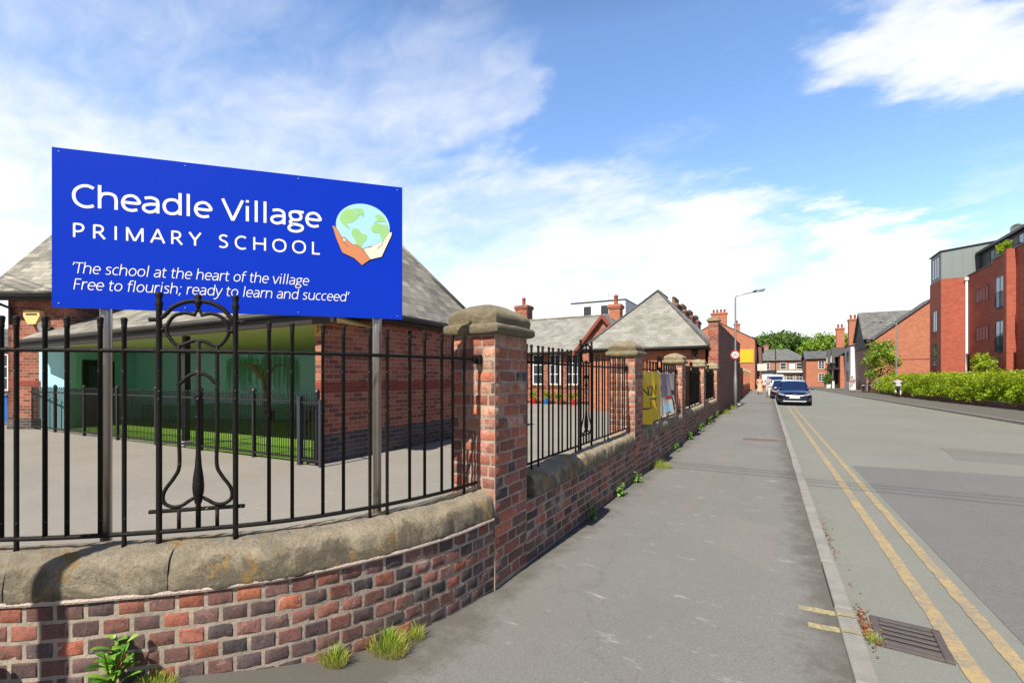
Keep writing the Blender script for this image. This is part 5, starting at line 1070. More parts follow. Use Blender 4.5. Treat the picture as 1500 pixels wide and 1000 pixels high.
# hedge
for pl_, cl_ in PLT: leafmesh('foliage', cl_, 40, .05, 'leafhedge', pl_, 3, .2)
HGp = [(11.6, 14), (11.6, 26), (11.35, 31), (10.7, 38), (10.45, 43.3), (10.2, 50), (10.15, 55)]
hx = lambda y: float(np.interp(y, [p[1] for p in HGp], [p[0] for p in HGp]))
hg = thing('hedge', 'long bright green clipped hedge in front of the flats', 'hedge', (10.8, 38, 0))
r = random.Random(8); cl = []
y = 16
while y < 55:
    for k in range(20):
        u = r.random(); top = 2.05+.25*noise.noise((y*.45, 3, 0))+.15*noise.noise((y*1.7, 5, 0))-(y-30)*.006
        cl.append((hx(y)+r.uniform(-.8, .95)-.12*(u < .5), y+r.uniform(-.25, .25), .38+u*(top-.62), .20+.12*r.random(), .24, .20+.12*r.random()))
    y += .36
leafmesh('foliage', cl, 52, .058, 'leafhedge', hg, 12, .35, .4)
mb = MB(); y = 16.3
while y < 54.5:
    a = r.uniform(-.1, .1); mb.tube([(hx(y)+.25, y, 0), (hx(y)+.25+a, y+a, .6), (hx(y)+.2+a*3, y-a, 1.35)], [.03, .025, .012], 5); y += .55
mb.build('stems', M['bark'], hg, world=True)
hw = thing('hedge_wall', 'low dark brick wall under the front of the hedge', 'wall', (10.6, 36, 0))
mb = MB(); n = len(HGp); vs = [(p[0]-.62+o, p[1], z) for p in HGp for o, z in ((0, -.05), (0, .28), (.22, .28), (.22, -.05))]
mb.add(vs, [(4*i+k, 4*i+4+k, 4*i+4+(k+1) % 4, 4*i+(k+1) % 4) for i in range(n-1) for k in range(4)]+[(0, 1, 2, 3), (4*n-1, 4*n-2, 4*n-3, 4*n-4)]); mb.build('brickwork', M['tallbrick'], hw, world=True)
mb = MB(); vs = [(p[0]-.66+o, p[1], z) for p in HGp for o, z in ((0, .282), (0, .33), (.30, .33), (.30, .282))]
mb.add(vs, [(4*i+k, 4*i+4+k, 4*i+4+(k+1) % 4, 4*i+(k+1) % 4) for i in range(n-1) for k in range(4)]+[(0, 1, 2, 3), (4*n-1, 4*n-2, 4*n-3, 4*n-4)]); mb.build('coping', M['stone'], hw, world=True)
tl = thing('tall_shrub', 'pale wispy shrub growing above the hedge against the flats', 'shrub', (12.4, 40.5, 0))
MB().tube([(12.4, 40.5, 0), (12.45, 40.5, 1.2), (12.4, 40.5, 2.6)], [.04, .03, .015], 6).build('stem', M['bark'], tl, world=True)
leafmesh('foliage', [(12.4+r.uniform(-.5, .5), 40.5+r.uniform(-.9, .9), r.uniform(1.9, 2.9), .3, .35, .3) for _ in range(16)], 60, .08, 'leafhedge', tl, 14, .2)
vs_ = thing('variegated_shrub', 'rounded yellow-green variegated shrub at the far end of the hedge', 'shrub', (9.9, 56.5, 0))
MB().tube([(9.9, 56.5, 0), (9.95, 56.5, .8)], [.05, .03], 6).build('stem', M['bark'], vs_, world=True)
leafmesh('foliage', [(9.9+r.uniform(-.6, .6), 56.6+r.uniform(-1.2, 1.0), r.uniform(.35, 1.4), .38, .4, .36) for _ in range(34)], 80, .085, 'leafvar', vs_, 15, .3)
bs = thing('roof_plant', 'leafy green plant on the balcony edge of the flats', 'plant', (14.0, 43.6, 9.68))
MB().bbox(-.2, .2, -.5, .5, 0, .3, .02).build('planter', M['darkzinc'], bs)
leafmesh('foliage', [(14.0+r.uniform(-.15, .15), 43.6+r.uniform(-1, 1), 9.9+r.uniform(.1, .7), .22, .3, .22) for _ in range(14)], 50, .08, 'leafhedge', bs, 16, .2)
cb = thing('clipped_bush', 'small round dark bush in a white tub by the timbered row', 'plant', (7.7, 80, 0))
MB().lathe([(.3, 0), (.38, .55), (.34, .55), (.3, .45)], (0, 0, 0), 12).build('tub', M['white'], cb)
leafmesh('foliage', [(7.7+r.uniform(-.4, .4), 80+r.uniform(-.4, .4), r.uniform(.8, 2.0), .4, .4, .4) for _ in range(16)], 70, .09, 'leafdark', cb, 17, .3)
# weeds along the foot of the wall
def weed(label, p, h, n, seed, w=.022, mat='weed', name='weed', cat='weed', lean=.5):
    t_ = thing(name, label, cat, (p.x, p.y, p.z), 0, 'weeds at the foot of the wall'); r = random.Random(seed); mb = MB(); st = MB()
    for s in range(max(1, n//9)):
        a0 = r.uniform(0, 6.28); tx, ty = math.cos(a0)*.25*h, math.sin(a0)*.25*h; hh = h*r.uniform(.65, 1)
        st.tube([(0, 0, -.01), (tx*.4, ty*.4, hh*.5), (tx, ty, hh)], [.006, .005, .002], 5)
        for k in range(9):
            u = .15+.85*k/8; a = a0+k*2.4; l = h*r.uniform(.35, .6)*(1.15-.6*u); b = Vector((tx*u, ty*u, hh*u)); dx = Vector((math.cos(a), math.sin(a), 0)); sd = Vector((-dx.y, dx.x, 0))
            ww = w*r.uniform(.7, 1.3); tw = r.uniform(-.3, .3); L = []
            for i in range(7):
                f = i/6; c = b+dx*l*f*(1-.15*f)+Vector((0, 0, l*(.75*f-(.35+lean)*f*f))); hw = ww*math.sin(math.pi*min(.97, f*.9+.07))**.8*(1.0 if i < 6 else .1)
                L += [c+sd*hw+Vector((0, 0, hw*(.35+tw))), c, c-sd*hw+Vector((0, 0, hw*(.35-tw)))]
            mb.add(L, [(3*i+k, 3*i+k+1, 3*i+4+k, 3*i+3+k) for i in range(6) for k in (0, 1)], (r.random(), r.random()))
    st.build('stem', M['bark'] if False else M['leafhedge'], t_); mb.build('leaves', M[mat], t_); return t_
def tuft(label, p, rad, n, h, seed, mat='dry'):
    t_ = thing('grass_tuft', label, 'grass', (p.x, p.y, p.z), 0, 'grass tufts at the foot of the wall'); r = random.Random(seed); mb = MB()
    for k in range(n):
        a = r.uniform(0, 6.28); d = rad*math.sqrt(r.random()); b = Vector((math.cos(a)*d, math.sin(a)*d*.7, -.004)); l = h*r.uniform(.45, 1.25)*(1.25-.7*d/rad); q = a+r.gauss(0, .9); o = Vector((math.cos(q), math.sin(q), 0))*l*(r.uniform(.1, .5)+.5*d/rad); w = Vector((-o.y, o.x, 0)).normalized()*.0013
        m_ = b+o*.35+Vector((0, 0, l*.6)); mb.add([b-w, b+w, m_+w*.8, m_-w*.8, b+o+Vector((0, 0, l*r.uniform(.75, 1.0)))], [(0, 1, 2, 3), (3, 2, 4)], (min(1, max(0, r.gauss(.22+.42*d/rad, .2))), r.random()))
    mb.build('blades', M[mat], t_); return t_
def wallfoot(s, off=.03): return cpos(s, off)[0]+Vector((0, 0, rise(s, off)))
weed('broad-leaved dock plant growing at the foot of the curved wall', wallfoot(3.97, .07), .25, 36, 1, .017, lean=.05)
weed('broad-leaved plant at the far left foot of the curved wall', wallfoot(3.40, .06), .21, 36, 2, .016, lean=.05)
tuft('mossy green tuft beside the dock plant', wallfoot(4.14, .07), .12, 500, .075, 3)
tuft('small dry yellow grass tuft nearest the middle of the curved wall', wallfoot(4.93, .05), .085, 420, .10, 4)
tuft('larger green and yellow grass tuft on the curved wall towards the pillar', wallfoot(5.22, .07), .13, 800, .13, 5)
tuft('thin dry grass tuft between the larger tuft and the pillar', wallfoot(5.40, .05), .07, 200, .10, 6)
WL = [(4.9, 'leafy weed at the wall foot just past the nearest pillar'), (6.05, 'small leafy weed at the wall foot before the second pillar'), (6.95, 'small leafy weed at the base of the second pillar'), (10.3, 'leafy weed under the yellow and white banners'), (12.4, 'leafy weed at the wall foot beyond the banners'), (14.4, 'dark leafy weed in the third bay of the wall'), (16.8, 'tall leafy weed in the last bay of the wall'), (19.4, 'bushy weed at the end pier of the tall wall')]
for i, (yv, lb) in enumerate(WL): weed(lb, Vector((-1.72, yv, 0)), .17+.02*(i > 2)+.12*(i > 4), 18+9*(i > 3), 20+i, .02)
tuft('bright yellow-green grass tuft at the wall foot just past the second pillar', Vector((-1.66, 8.3, 0)), .2, 800, .15, 30)
tuft('rough grass strip below the start of the tall wall', Vector((-1.6, 22, 0)), .25, 600, .25, 31); tuft('rough grass by the foot of the lamp post', Vector((-1.55, 25.2, 0)), .25, 600, .25, 32)
tuft('grass tuft at the drain corner by the kerb', Vector((.60, 3.68, -.09)), .05, 120, .06, 33)

# ------------------------------------------------------------------ drain, leaves, cover
dg = thing('drain_grate', 'cast iron drain grate in the gutter by the kerb', 'drain', (.80, 3.84, -.092), R(-4))
MB().box(-.15, .15, -.18, .18, -.004, -.0008).build('pit_shade', M['deepdark'], dg)  # thin near-black plate painted as the shade below the bars
mb = MB(); mb.bbox(-.185, -.14, -.21, .21, -.03, .010, .006).bbox(.14, .185, -.21, .21, -.03, .010, .006).bbox(-.14, .14, -.21, -.165, -.03, .010, .006).bbox(-.14, .14, .165, .21, -.03, .010, .006); mb.build('frame', M['castiron'], dg)
for k in range(5): MB().bbox(-.14, .14, -.13+k*.065-.018, -.13+k*.065+.018, -.03, .006, .006).build('bar', M['castiron'], dg)
lt = MB(); r = random.Random(77)
for k in range(330):
    if k < 190: x, y = .555+abs(r.gauss(0, .03)), 3.86+r.gauss(0, .13)
    elif k < 270: x, y = .545+abs(r.gauss(0, .025)), 5.9+r.gauss(0, .35)
    else: x, y = .56+abs(r.gauss(0, .06)), r.uniform(3, 9)
    z = -.09+r.uniform(0, .012); a = r.uniform(0, 6.28); l = r.uniform(.006, .017); u = Vector((math.cos(a), math.sin(a), r.uniform(-.4, .4)))*l; w = Vector((-u.y, u.x, r.uniform(-.003, .003)))*.5
    c = Vector((x, y, z)); lt.add([c-u, c+w, c+u, c-w], [(0, 1, 2, 3)], (r.random(), r.random()))
o = lt.build('leaf_litter', M['deadleaf']); tag(o, 'brown dead leaves gathered along the kerb by the drain', 'leaves', kind='stuff')
o = MB().bbox(-.55, .25, 13.0, 13.4, -.02, .006, .004).build('access_cover', M['rustcover']); tag(o, 'rusty rectangular access cover set in the pavement', 'cover')
# wall grit: fine crumbs along wall foot
# ------------------------------------------------------------------ banners
def banner(name, label, y0, y1, mat, seed, z0, z1, bulge):
    t_ = thing(name, label, 'banner', (-1.87, (y0+y1)/2, z0), 0, 'banners tied to the railing'); n, m = 40, 26; vs = []
    def pt(u, v, o=0):
        x = -1.872+o+bulge*(1-v)**1.5*math.sin(math.pi*min(1, u*1.05))+.035*noise.noise((u*6, v*1.2, seed))*(1-.5*v)+.02*math.sin(u*19+seed)*(1-v*.6)
        return Vector((x, y0+(y1-y0)*(u+.04*(1-v)*(u-.5)), z0+(z1-z0)*v+.03*math.sin(u*9+seed)*(v < .02)))
    for j in range(m+1):
        for i in range(n+1): vs.append(pt(i/n, j/m))
    mb = MB(); F = [(j*(n+1)+i, j*(n+1)+i+1, (j+1)*(n+1)+i+1, (j+1)*(n+1)+i) for j in range(m) for i in range(n)]
    mb.add(vs, F); b = len(mb.v); mb.add([v-Vector((.003, 0, 0)) for v in vs], [f[::-1] for f in F]); mb.build('cloth', M[mat], t_, world=True, smooth=True)
    for u in (.02, .5, .98): p = pt(u, .985); MB().tube([p+Vector((.004, 0, 0)), p+Vector((-.02, 0, .03)), p+Vector((-.05, 0, .04))], .004, 5).build('tie', M['white'], t_, world=True)
    return t_, pt
bt, pt = banner('yellow_banner', 'yellow banner with black capitals tied to the railing', 7.68, 9.30, 'banneryellow', 2.0, .80, 1.70, .10)
def onbanner(parent, pt, name, text, x0, x1, y0, h, mat, wt=.2):
    ws = lettering(name, text, Matrix.Identity(4), mat, None, x0, x1, y0, h, wt)
    for w in ws:
        bm = bmesh.new(); bm.from_mesh(w.data); bmesh.ops.subdivide_edges(bm, edges=[e for e in bm.edges if e.calc_length() > .05], cuts=3, use_grid_fill=True); bm.to_mesh(w.data); bm.free()
        w.parent = parent; inv = wm(parent).inverted()
        for v in w.data.vertices: v.co = inv @ pt(v.co.x, v.co.y, .004+v.co.z*.3)
onbanner(bt, pt, 'lettering', 'NOW', .08, .84, .52, .19, M['ink'], .15); onbanner(bt, pt, 'lettering', 'LET', .08, .72, .27, .19, M['ink'], .15)
wb, pt = banner('white_banner', 'creased white and grey banner with blue, red and teal print tied to the railing', 9.38, 11.02, 'palecloth', 5.0, .84, 1.68, .12)
rr_ = random.Random(3)
for (nm, u0, u1, v0, v1, mt) in (('grey_print', .05, .55, .42, .97, 'mauve'), ('blue_print', .66, .92, .44, .56, 'navycloth'), ('red_print', .25, .62, .36, .44, 'red'), ('teal_print', .10, .42, .05, .22, 'ltblue'), ('dark_print', .60, .72, .06, .36, 'navycloth')):
    mb = MB(); n = 14; vs = [pt(u0+(u1-u0)*i/n+.02*math.sin(j*2+i), v0+(v1-v0)*j/6, .005) for j in range(7) for i in range(n+1)]
    mb.add(vs, [(j*(n+1)+i, j*(n+1)+i+1, (j+1)*(n+1)+i+1, (j+1)*(n+1)+i) for j in range(6) for i in range(n)]); mb.build(nm, M[mt], wb, world=True, smooth=True)

# ------------------------------------------------------------------ street furniture
def lamppost(label, x, y, h, arm, adir, slim=1):
    t_ = thing('street_lamp', label, 'street lamp', (x, y, 0), adir, 'street lamps')
    MB().lathe([(.085, -.02), (.085, 1.5), (.07, 1.55), (.055, 2.0), (.04, h-.1), (.035, h)], (0, 0, 0), 12).build('column', M['galv'], t_, smooth=True)
    MB().tube([(0, 0, h-.04), (.1, 0, h+.0), (arm*.7, 0, h+.14)], .026, 8).build('arm', M['galv'], t_, smooth=True)
    mb = MB(); mb.add([(arm*.66, -.05, h+.10), (arm*.66, .05, h+.10), (arm*.66, .05, h+.18), (arm*.66, -.05, h+.18), (arm*.8, -.13, h+.13), (arm*.8, .13, h+.13), (arm*.8, .10, h+.24), (arm*.8, -.10, h+.24), (arm*1.12, -.11, h+.2), (arm*1.12, .11, h+.2), (arm*1.12, .08, h+.25), (arm*1.12, -.08, h+.25)],
        [(0, 1, 2, 3), (11, 10, 9, 8)]+[(a+k, a+4+k, a+4+(k+1) % 4, a+(k+1) % 4) for a in (0, 4) for k in range(4)])
    hd = mb.build('lantern', M['darkzinc'], t_); MB().box(arm*.82, arm*1.06, -.07, .07, h+.125, h+.16).build('lens', M['lamp'], hd); return t_
L1 = lamppost('tall grey street lamp at the tall wall, carrying a round speed limit sign', -1.45, 26.3, 5.8, 1.22, 0)
spd = thing('speed_limit_sign', 'round white speed limit sign with red ring on the lamp post', 'sign', (-1.45, 26.2, 2.75))
MB().lathe([(.225, -.008), (.225, .008)], (0, 0, 0), 28, 'y').build('plate', M['white'], spd)
mb = MB(); n = 32; mb.add([(rr2*math.cos(i*2*math.pi/n), -.0095, rr2*math.sin(i*2*math.pi/n)) for rr2 in (.222, .165) for i in range(n)], [(i, (i+1) % n, n+(i+1) % n, n+i) for i in range(n)]); mb.build('ring', M['red'], spd)
lettering('numerals', '20', Matrix(((1, 0, 0, 0), (0, 0, -1, -.0095), (0, 1, 0, 0), (0, 0, 0, 1))), M['ink'], spd, -.12, .12, -.085, .17, .16)
MB().box(-.03, .03, .01, .05, -.06, -.02).box(-.03, .03, .01, .05, .04, .08).build('clip', M['galv'], spd)
lamppost('street lamp at the far end of the hedge on the right pavement', 10.05, 52.3, 6.4, 1.5, R(180))
sp = thing('sign_post', 'short grey post standing beside the lamp post by the tall wall', 'post', (-1.42, 29.6, 0))
MB().lathe([(.045, -.02), (.045, 2.4), (.048, 2.4), (.048, 2.44), (.01, 2.46)], (0, 0, 0), 10).build('tube', M['galv'], sp, smooth=True); MB().lathe([(.08, 0), (.06, .05)], (0, 0, 0), 10).build('base', M['galv'], sp)
sp = thing('corner_post', 'steel post on the pavement corner beside the near end of the curved wall', 'post', (-3.02, -.42, 0))
MB().lathe([(.048, -.02), (.048, 3.05), (.03, 3.08)], (0, 0, 0), 14).build('tube', M['galv'], sp, smooth=True); MB().lathe([(.09, 0), (.065, .06)], (0, 0, 0), 12).build('base', M['galv'], sp)
bl0 = thing('bollard', 'dark bollard left of its pair by the white house end', 'bollard', (8.75, 59.5, 0), 0, 'bollards on the right pavement')
MB().lathe([(.13, 0), (.11, .06), (.10, .85), (.13, .88), (.13, .95), (.08, 1.02), (.02, 1.05)], (0, 0, 0), 12).build('shaft', M['dark'], bl0, smooth=True); MB().lathe([(.105, .7), (.107, .7), (.106, .78), (.104, .78)], (0, 0, 0), 12).build('band', M['white'], bl0)
b2 = dup(bl0); b2.location = (9.2, 59.3, 0); b2['label'] = 'dark bollard right of its pair, nearer the variegated shrub'
ch = thing('overhead_cables', 'pair of thin black cables strung across the street from house to house', 'cables', (0, -.5, 9.6))
for dy in (0, .28, .5): MB().tube([(x, dy, .00035*(x)**2) for x in np.linspace(-28, 28, 40)], .012, 5).build('cable', M['dark'], ch)

# ------------------------------------------------------------------ cars
def loft(mb, secs, n=18, pw=.55):
    """secs: (y, half width, z bottom, z top); rounded-box rings"""
    vs = []
    for y, w, zb, zt in secs:
        for k in range(n):
            a = 2*math.pi*k/n; c, s = math.cos(a), math.sin(a)
            vs.append((w*math.copysign(abs(c)**pw, c), y, (zb+zt)/2+(zt-zb)/2*math.copysign(abs(s)**pw, s)))
    L = len(secs); mb.add(vs, [(i*n+k, (i+1)*n+k, (i+1)*n+(k+1) % n, i*n+(k+1) % n) for i in range(L-1) for k in range(n)]+[tuple(range(n)), tuple(range((L-1)*n, L*n))[::-1]])
def car(label, x, y, paint, group='cars parked along the kerb', name='parked_car', van=False):
    t_ = thing(name, label, 'van' if van else 'car', (x, y, -.1), 0, group); P = M[paint]
    mb = MB()
    if not van: loft(mb, [(.0, .62, .26, .58), (.05, .74, .22, .68), (.22, .84, .19, .76), (.55, .88, .18, .86), (1.0, .89, .18, .95), (1.35, .89, .18, .99), (2.6, .89, .18, 1.0), (3.5, .88, .2, 1.0), (3.9, .82, .26, .96), (4.03, .7, .34, .86)], 24, .5)
    else: loft(mb, [(.0, .75, .3, .75), (.1, .9, .25, .95), (.5, .95, .22, 1.1), (.9, .96, .22, 1.25), (5.0, .96, .25, 1.3), (5.1, .9, .3, 1.25)], 24, .4)
    mb.build('body', P, t_, angle=R(50))
    # cabin: glass house with a painted roof
    if not van: cs = [(1.05, .76, .93), (1.75, .62, 1.40), (2.2, .60, 1.46), (3.0, .59, 1.44), (3.55, .57, 1.36), (3.95, .68, .98)]
    else: cs = [(.75, .88, 1.2), (1.35, .80, 1.85), (1.7, .82, 2.0), (4.9, .82, 2.0), (5.05, .86, 1.25)]
    zb = .93 if not van else 1.2; wb_ = .79 if not van else .93
    vs = []
    for yy, w, zt in cs: vs += [(-wb_, yy if yy != cs[0][0] else yy, zb), (-w, yy, zt), (w, yy, zt), (wb_, yy, zb)]
    fs = [(4*i+k, 4*i+k+1, 4*i+5+k, 4*i+4+k) for i in range(len(cs)-1) for k in range(3)]
    mb = MB(); mb.add(vs, fs+[(3, 2, 1, 0), (4*len(cs)-4, 4*len(cs)-3, 4*len(cs)-2, 4*len(cs)-1)]); mb.build('windows', M['carglass'] if not van else P, t_)
    mb = MB(); mb.add([(sx*w, yy, zt+.012) for yy, w, zt in cs[1:-1] for sx in (-1, -.5, .5, 1)], [(4*i+k, 4*i+k+1, 4*i+5+k, 4*i+4+k) for i in range(len(cs)-3) for k in range(3)]); 
    k0 = len(mb.v)
    for v in range(k0): mb.v[v] = (mb.v[v][0], mb.v[v][1], mb.v[v][2]+(.02 if v % 4 in (1, 2) else -.005))
    mb.build('roof', P, t_, smooth=True)
    mb = MB()
    for sx in (-1, 1):
        mb.tube([(sx*.765, cs[0][0]-.02, zb+.0), (sx*(cs[1][1]+.005), cs[1][0], cs[1][2]), (sx*(cs[2][1]+.005), cs[2][0], cs[2][2])], .035, 6)
        mb.tube([(sx*.78, 2.35, zb), (sx*.60, 2.35, 1.43 if not van else 1.95)], .03, 6)
    mb.build('pillars', P, t_, smooth=True)
    if van: MB().add([(-.80, .88, 1.3), (.80, .88, 1.3), (.74, 1.28, 1.78), (-.74, 1.28, 1.78)], [(0, 1, 2, 3)]); mb = MB(); mb.add([(-.80, .82, 1.3), (.80, .82, 1.3), (.74, 1.24, 1.78), (-.74, 1.24, 1.78)], [(0, 1, 2, 3)]); mb.build('windscreen', M['carglass'], t_)
    ln = cs[-1][0]
    for sx in (-1, 1):
        for yy in (.78, 3.3 if not van else 4.2):
            w_ = MB().lathe([(.20, -.09), (.31, -.10), (.325, -.05), (.325, .05), (.31, .10), (.20, .09)], (sx*.80, yy, .325), 20, 'x').build('wheel', M['tyre'], t_, angle=R(40))
            MB().lathe([(.02, .0), (.19, .02), (.205, .06), (.18, .06), (.15, .03)], (0, 0, 0), 16, 'x').build('rim', M['alloy'], w_) .location = (sx*.80+(.04 if sx > 0 else -.10), yy, .325)
        f = lambda pts, y0, mat, nm: MB().add([(sx*a, yy, z) for a, yy, z in pts], [tuple(range(len(pts)))] if sx < 0 else [tuple(range(len(pts)))[::-1]]) 
        mb = MB(); hl_ = [(.50, -.005, .62), (.62, .03, .60), (.80, .20, .66), (.83, .36, .74), (.68, .14, .735), (.54, .03, .69)]
        q = [(sx*a, yy-.035, z) for a, yy, z in hl_]; mb.add(q+[(a, b+.12, c) for a, b, c in q], [tuple(range(6)), tuple(range(6, 12))[::-1]]+[(i, (i+1) % 6, 6+(i+1) % 6, 6+i) for i in range(6)]); mb.build('headlight', M['lamp'], t_)
        mb = MB(); mb.bbox(sx*.97-.09, sx*.97+.09, 1.18, 1.28, .93, 1.06, .03); mb.tube([(sx*.84, 1.25, .95), (sx*.92, 1.24, .97)], .02, 6); mb.build('wing_mirror', P, t_)
        mb = MB(); mb.tube([(sx*.50, -.0, .335), (sx*.70, .05, .37), (sx*.80, .16, .40)], .018, 6); mb.build('fog_lamp_trim', M['chrome'], t_)
    mb = MB(); mb.add([(-.42, -.025, .60), (.42, -.025, .60), (.34, -.03, .36), (-.34, -.03, .36), (-.42, .1, .60), (.42, .1, .60), (.34, .1, .36), (-.34, .1, .36)], [(0, 1, 2, 3), (4, 7, 6, 5), (0, 4, 5, 1), (1, 5, 6, 2), (2, 6, 7, 3), (3, 7, 4, 0)]); mb.build('grille', M['ink'], t_)
    MB().tube([(-.50, -.02, .655), (-.44, -.035, .605), (.0, -.045, .575), (.44, -.035, .605), (.50, -.02, .655)], .012, 6).lathe([(.05, -.01), (.05, .01)], (0, -.045, .655), 14, 'y').build('grille_trim', M['chrome'], t_)
    MB().bbox(-.26, .26, -.06, -.045, .44, .55, .004).build('number_plate', M['plate'], t_)
    MB().bbox(-.6, .6, -.02, .06, .22, .29, .02).build('lower_lip', M['galv'], t_)
    MB().box(-.2, .2, 1.22, 1.24, 1.0, 1.03).build('dash_card', M['white'], t_); return t_
car('dark navy hatchback parked facing the camera at the head of the row', 1.40, 31.6, 'carpaint')
car('black car mostly hidden behind the navy hatchback', 1.10, 38.6, 'carpaint2')
car('white van parked farthest along the kerb behind the dark cars', .95, 66, 'carwhite', van=True)

# ------------------------------------------------------------------ people
def skinmesh(chains, name, mat, parent, sub=2, root=0):
    """one continuous surface grown over a jointed skeleton: chains of (point, radius) sharing named joints"""
    idx = {}; vs = []; rs = []; es = []
    for ch_ in chains:
        prev = None
        for p, rad in ch_:
            key = tuple(round(c, 4) for c in p)
            if key not in idx: idx[key] = len(vs); vs.append(p); rs.append(rad)
            if prev is not None and prev != idx[key]: es.append((prev, idx[key]))
            prev = idx[key]
    me = bpy.data.meshes.new(name); me.from_pydata(vs, es, []); o = bpy.data.objects.new(name, me); C.objects.link(o)
    o.modifiers.new('skin', 'SKIN').use_smooth_shade = True; m = o.modifiers.new('sub', 'SUBSURF'); m.levels = m.render_levels = sub
    bpy.context.view_layer.update()
    if not me.skin_vertices: me.attributes.new  # layer is made with the modifier
    for i, sv in enumerate(me.skin_vertices[0].data): sv.radius = (rs[i], rs[i]); sv.use_root = i == root
    me.update_tag(); bpy.context.view_layer.update()
    m2 = bpy.data.meshes.new_from_object(o.evaluated_get(bpy.context.evaluated_depsgraph_get())); bpy.data.objects.remove(o); bpy.data.meshes.remove(me)
    m2.name = name; m2.materials.clear(); m2.materials.append(M[mat]); o = bpy.data.objects.new(name, m2); C.objects.link(o); o.parent = parent; return o
def person(label, x, y, rz, pose, top, bottom, hair='hair', dress=False, z=0, longhair=False, h=1.7):
    """pose: dict of joints in metres, facing -y, x to the figure's left"""
    t_ = thing('person', label, 'person', (x, y, z), rz); k = h/1.7; J = {a: Vector(b)*k for a, b in pose.items()}
    hd = J['head']; nk = J['neck']; ch = J['chest']; pv = J['pelvis']; body = [[(tuple(pv), .13), (tuple((pv+ch)/2), .115), (tuple(ch), .135), (tuple(nk), .055), (tuple(nk.lerp(hd, .45)), .06), (tuple(hd), .09), (tuple(hd+(hd-nk).normalized()*.09), .07)]]
    for s in 'LR':
        sh, el, wr = J['sh'+s], J['el'+s], J['wr'+s]; hip, kn, an, toe = J['hip'+s], J['kn'+s], J['an'+s], J['toe'+s]
        d = (wr-el).normalized(); hand = wr+d*.08
        body += [[(tuple(ch), .135), (tuple(sh), .062), (tuple(sh.lerp(el, .5)), .05), (tuple(el), .042), (tuple(el.lerp(wr, .4)), .042), (tuple(wr), .026), (tuple(hand), .034)]]
        body += [[(tuple(pv), .13), (tuple(hip), .09), (tuple(hip.lerp(kn, .45)), .08), (tuple(kn), .058), (tuple(kn.lerp(an, .35)), .056), (tuple(an), .036), (tuple(an.lerp(toe, .5)), .038), (tuple(toe), .028)]]
    b = skinmesh(body, 'body', 'skin', t_)
    for s in 'LR':
        el, wr = J['el'+s], J['wr'+s]; d = (wr-el).normalized(); sd = d.cross(Vector((1, 0, 0))).normalized(); up = sd.cross(d); hand = wr+d*.085; mb = MB()
        for q, (o, l) in enumerate(((-.027, .06), (-.009, .075), (.009, .07), (.027, .055))):
            a = hand+sd*o; mb.tube([a, a+d*l*.5+up*.005, a+d*l*.85+up*.02], [.009, .0085, .006], 6)
        a = wr+d*.04-sd*.03; mb.tube([a, a-sd*.02+d*.03, a-sd*.022+d*.055+up*.01], [.010, .009, .007], 6); mb.build('fingers', M['skin'], t_, smooth=True)
    # face
    f = MB(); fw = Vector((0, -1, 0)); up = (hd-nk).normalized(); side = Vector((1, 0, 0)); fw = (fw-up*fw.dot(up)).normalized(); hc = hd+up*.03
    f.tube([hc+fw*.085+up*.01, hc+fw*.115-up*.02, hc+fw*.09-up*.03], [.010, .014, .012], 6)
    for s in (-1, 1): f.tube([hc+side*s*.088+up*.02, hc+side*s*.096, hc+side*s*.088-up*.03], [.012, .016, .01], 6)
    f.build('nose_and_ears', M['skin'], t_, smooth=True)
    e = MB()
    for s in (-1, 1): c = hc+fw*.088+side*s*.034+up*.018; e.tube([c-side*.01, c+side*.01], [.008, .008], 6)
    e.build('eyes', M['ink'], t_); c = hc+fw*.088-up*.058; MB().tube([c-side*.022, c+fw*.006, c+side*.022], .006, 5).build('mouth', M['red'], t_)
    hr_ = [[(tuple(hd+up*.10-fw*.02), .085), (tuple(hd+up*.04-fw*.045), .095), (tuple(hd-up*.04-fw*.05), .075)]]
    if longhair: hr_[0] += [(tuple(hd-up*.16-fw*.07), .07), (tuple(hd-up*.26-fw*.08), .045)]
    skinmesh(hr_, 'hair', hair, t_)
    tp = [[(tuple(pv.lerp(ch, .12)), .155), (tuple((pv+ch)/2), .145), (tuple(ch), .158), (tuple(nk-(nk-ch)*.3), .09)]]
    for s in 'LR': sh, el = J['sh'+s], J['el'+s]; tp += [[(tuple(ch), .158), (tuple(sh), .085), (tuple(sh.lerp(el, .75)), .068)]]
    skinmesh(tp, 'top', top, t_, root=2)
    if dress:
        hem = (J['knL']+J['knR'])/2-Vector((0, 0, .22)); mb = MB(); rings = [(pv.lerp(ch, .55), .155, .13), (pv.lerp(ch, .2), .15, .13), (pv, .185, .155), (pv.lerp(hem, .5), .22, .2), (hem, .27, .25)]
        n = 18; vs = [(c.x+a*math.cos(q*2*math.pi/n)*(1+.06*math.sin(q*2.1)*(i > 2)), c.y+bb*math.sin(q*2*math.pi/n), c.z) for i, (c, a, bb) in enumerate(rings) for q in range(n)]
        mb.add(vs, [(i*n+q, i*n+(q+1) % n, (i+1)*n+(q+1) % n, (i+1)*n+q) for i in range(4) for q in range(n)]); mb.build('skirt', M[bottom], t_, smooth=True)
    else:
        tr = [[(tuple(pv+Vector((0, 0, .06))), .15), (tuple(pv), .15)]]
        for s in 'LR': hip, kn, an = J['hip'+s], J['kn'+s], J['an'+s]; tr += [[(tuple(pv), .15), (tuple(hip), .108), (tuple(hip.lerp(kn, .5)), .095), (tuple(kn), .075), (tuple(kn.lerp(an, .85)), .06)]]
        skinmesh(tr, 'trousers', bottom, t_, root=1)
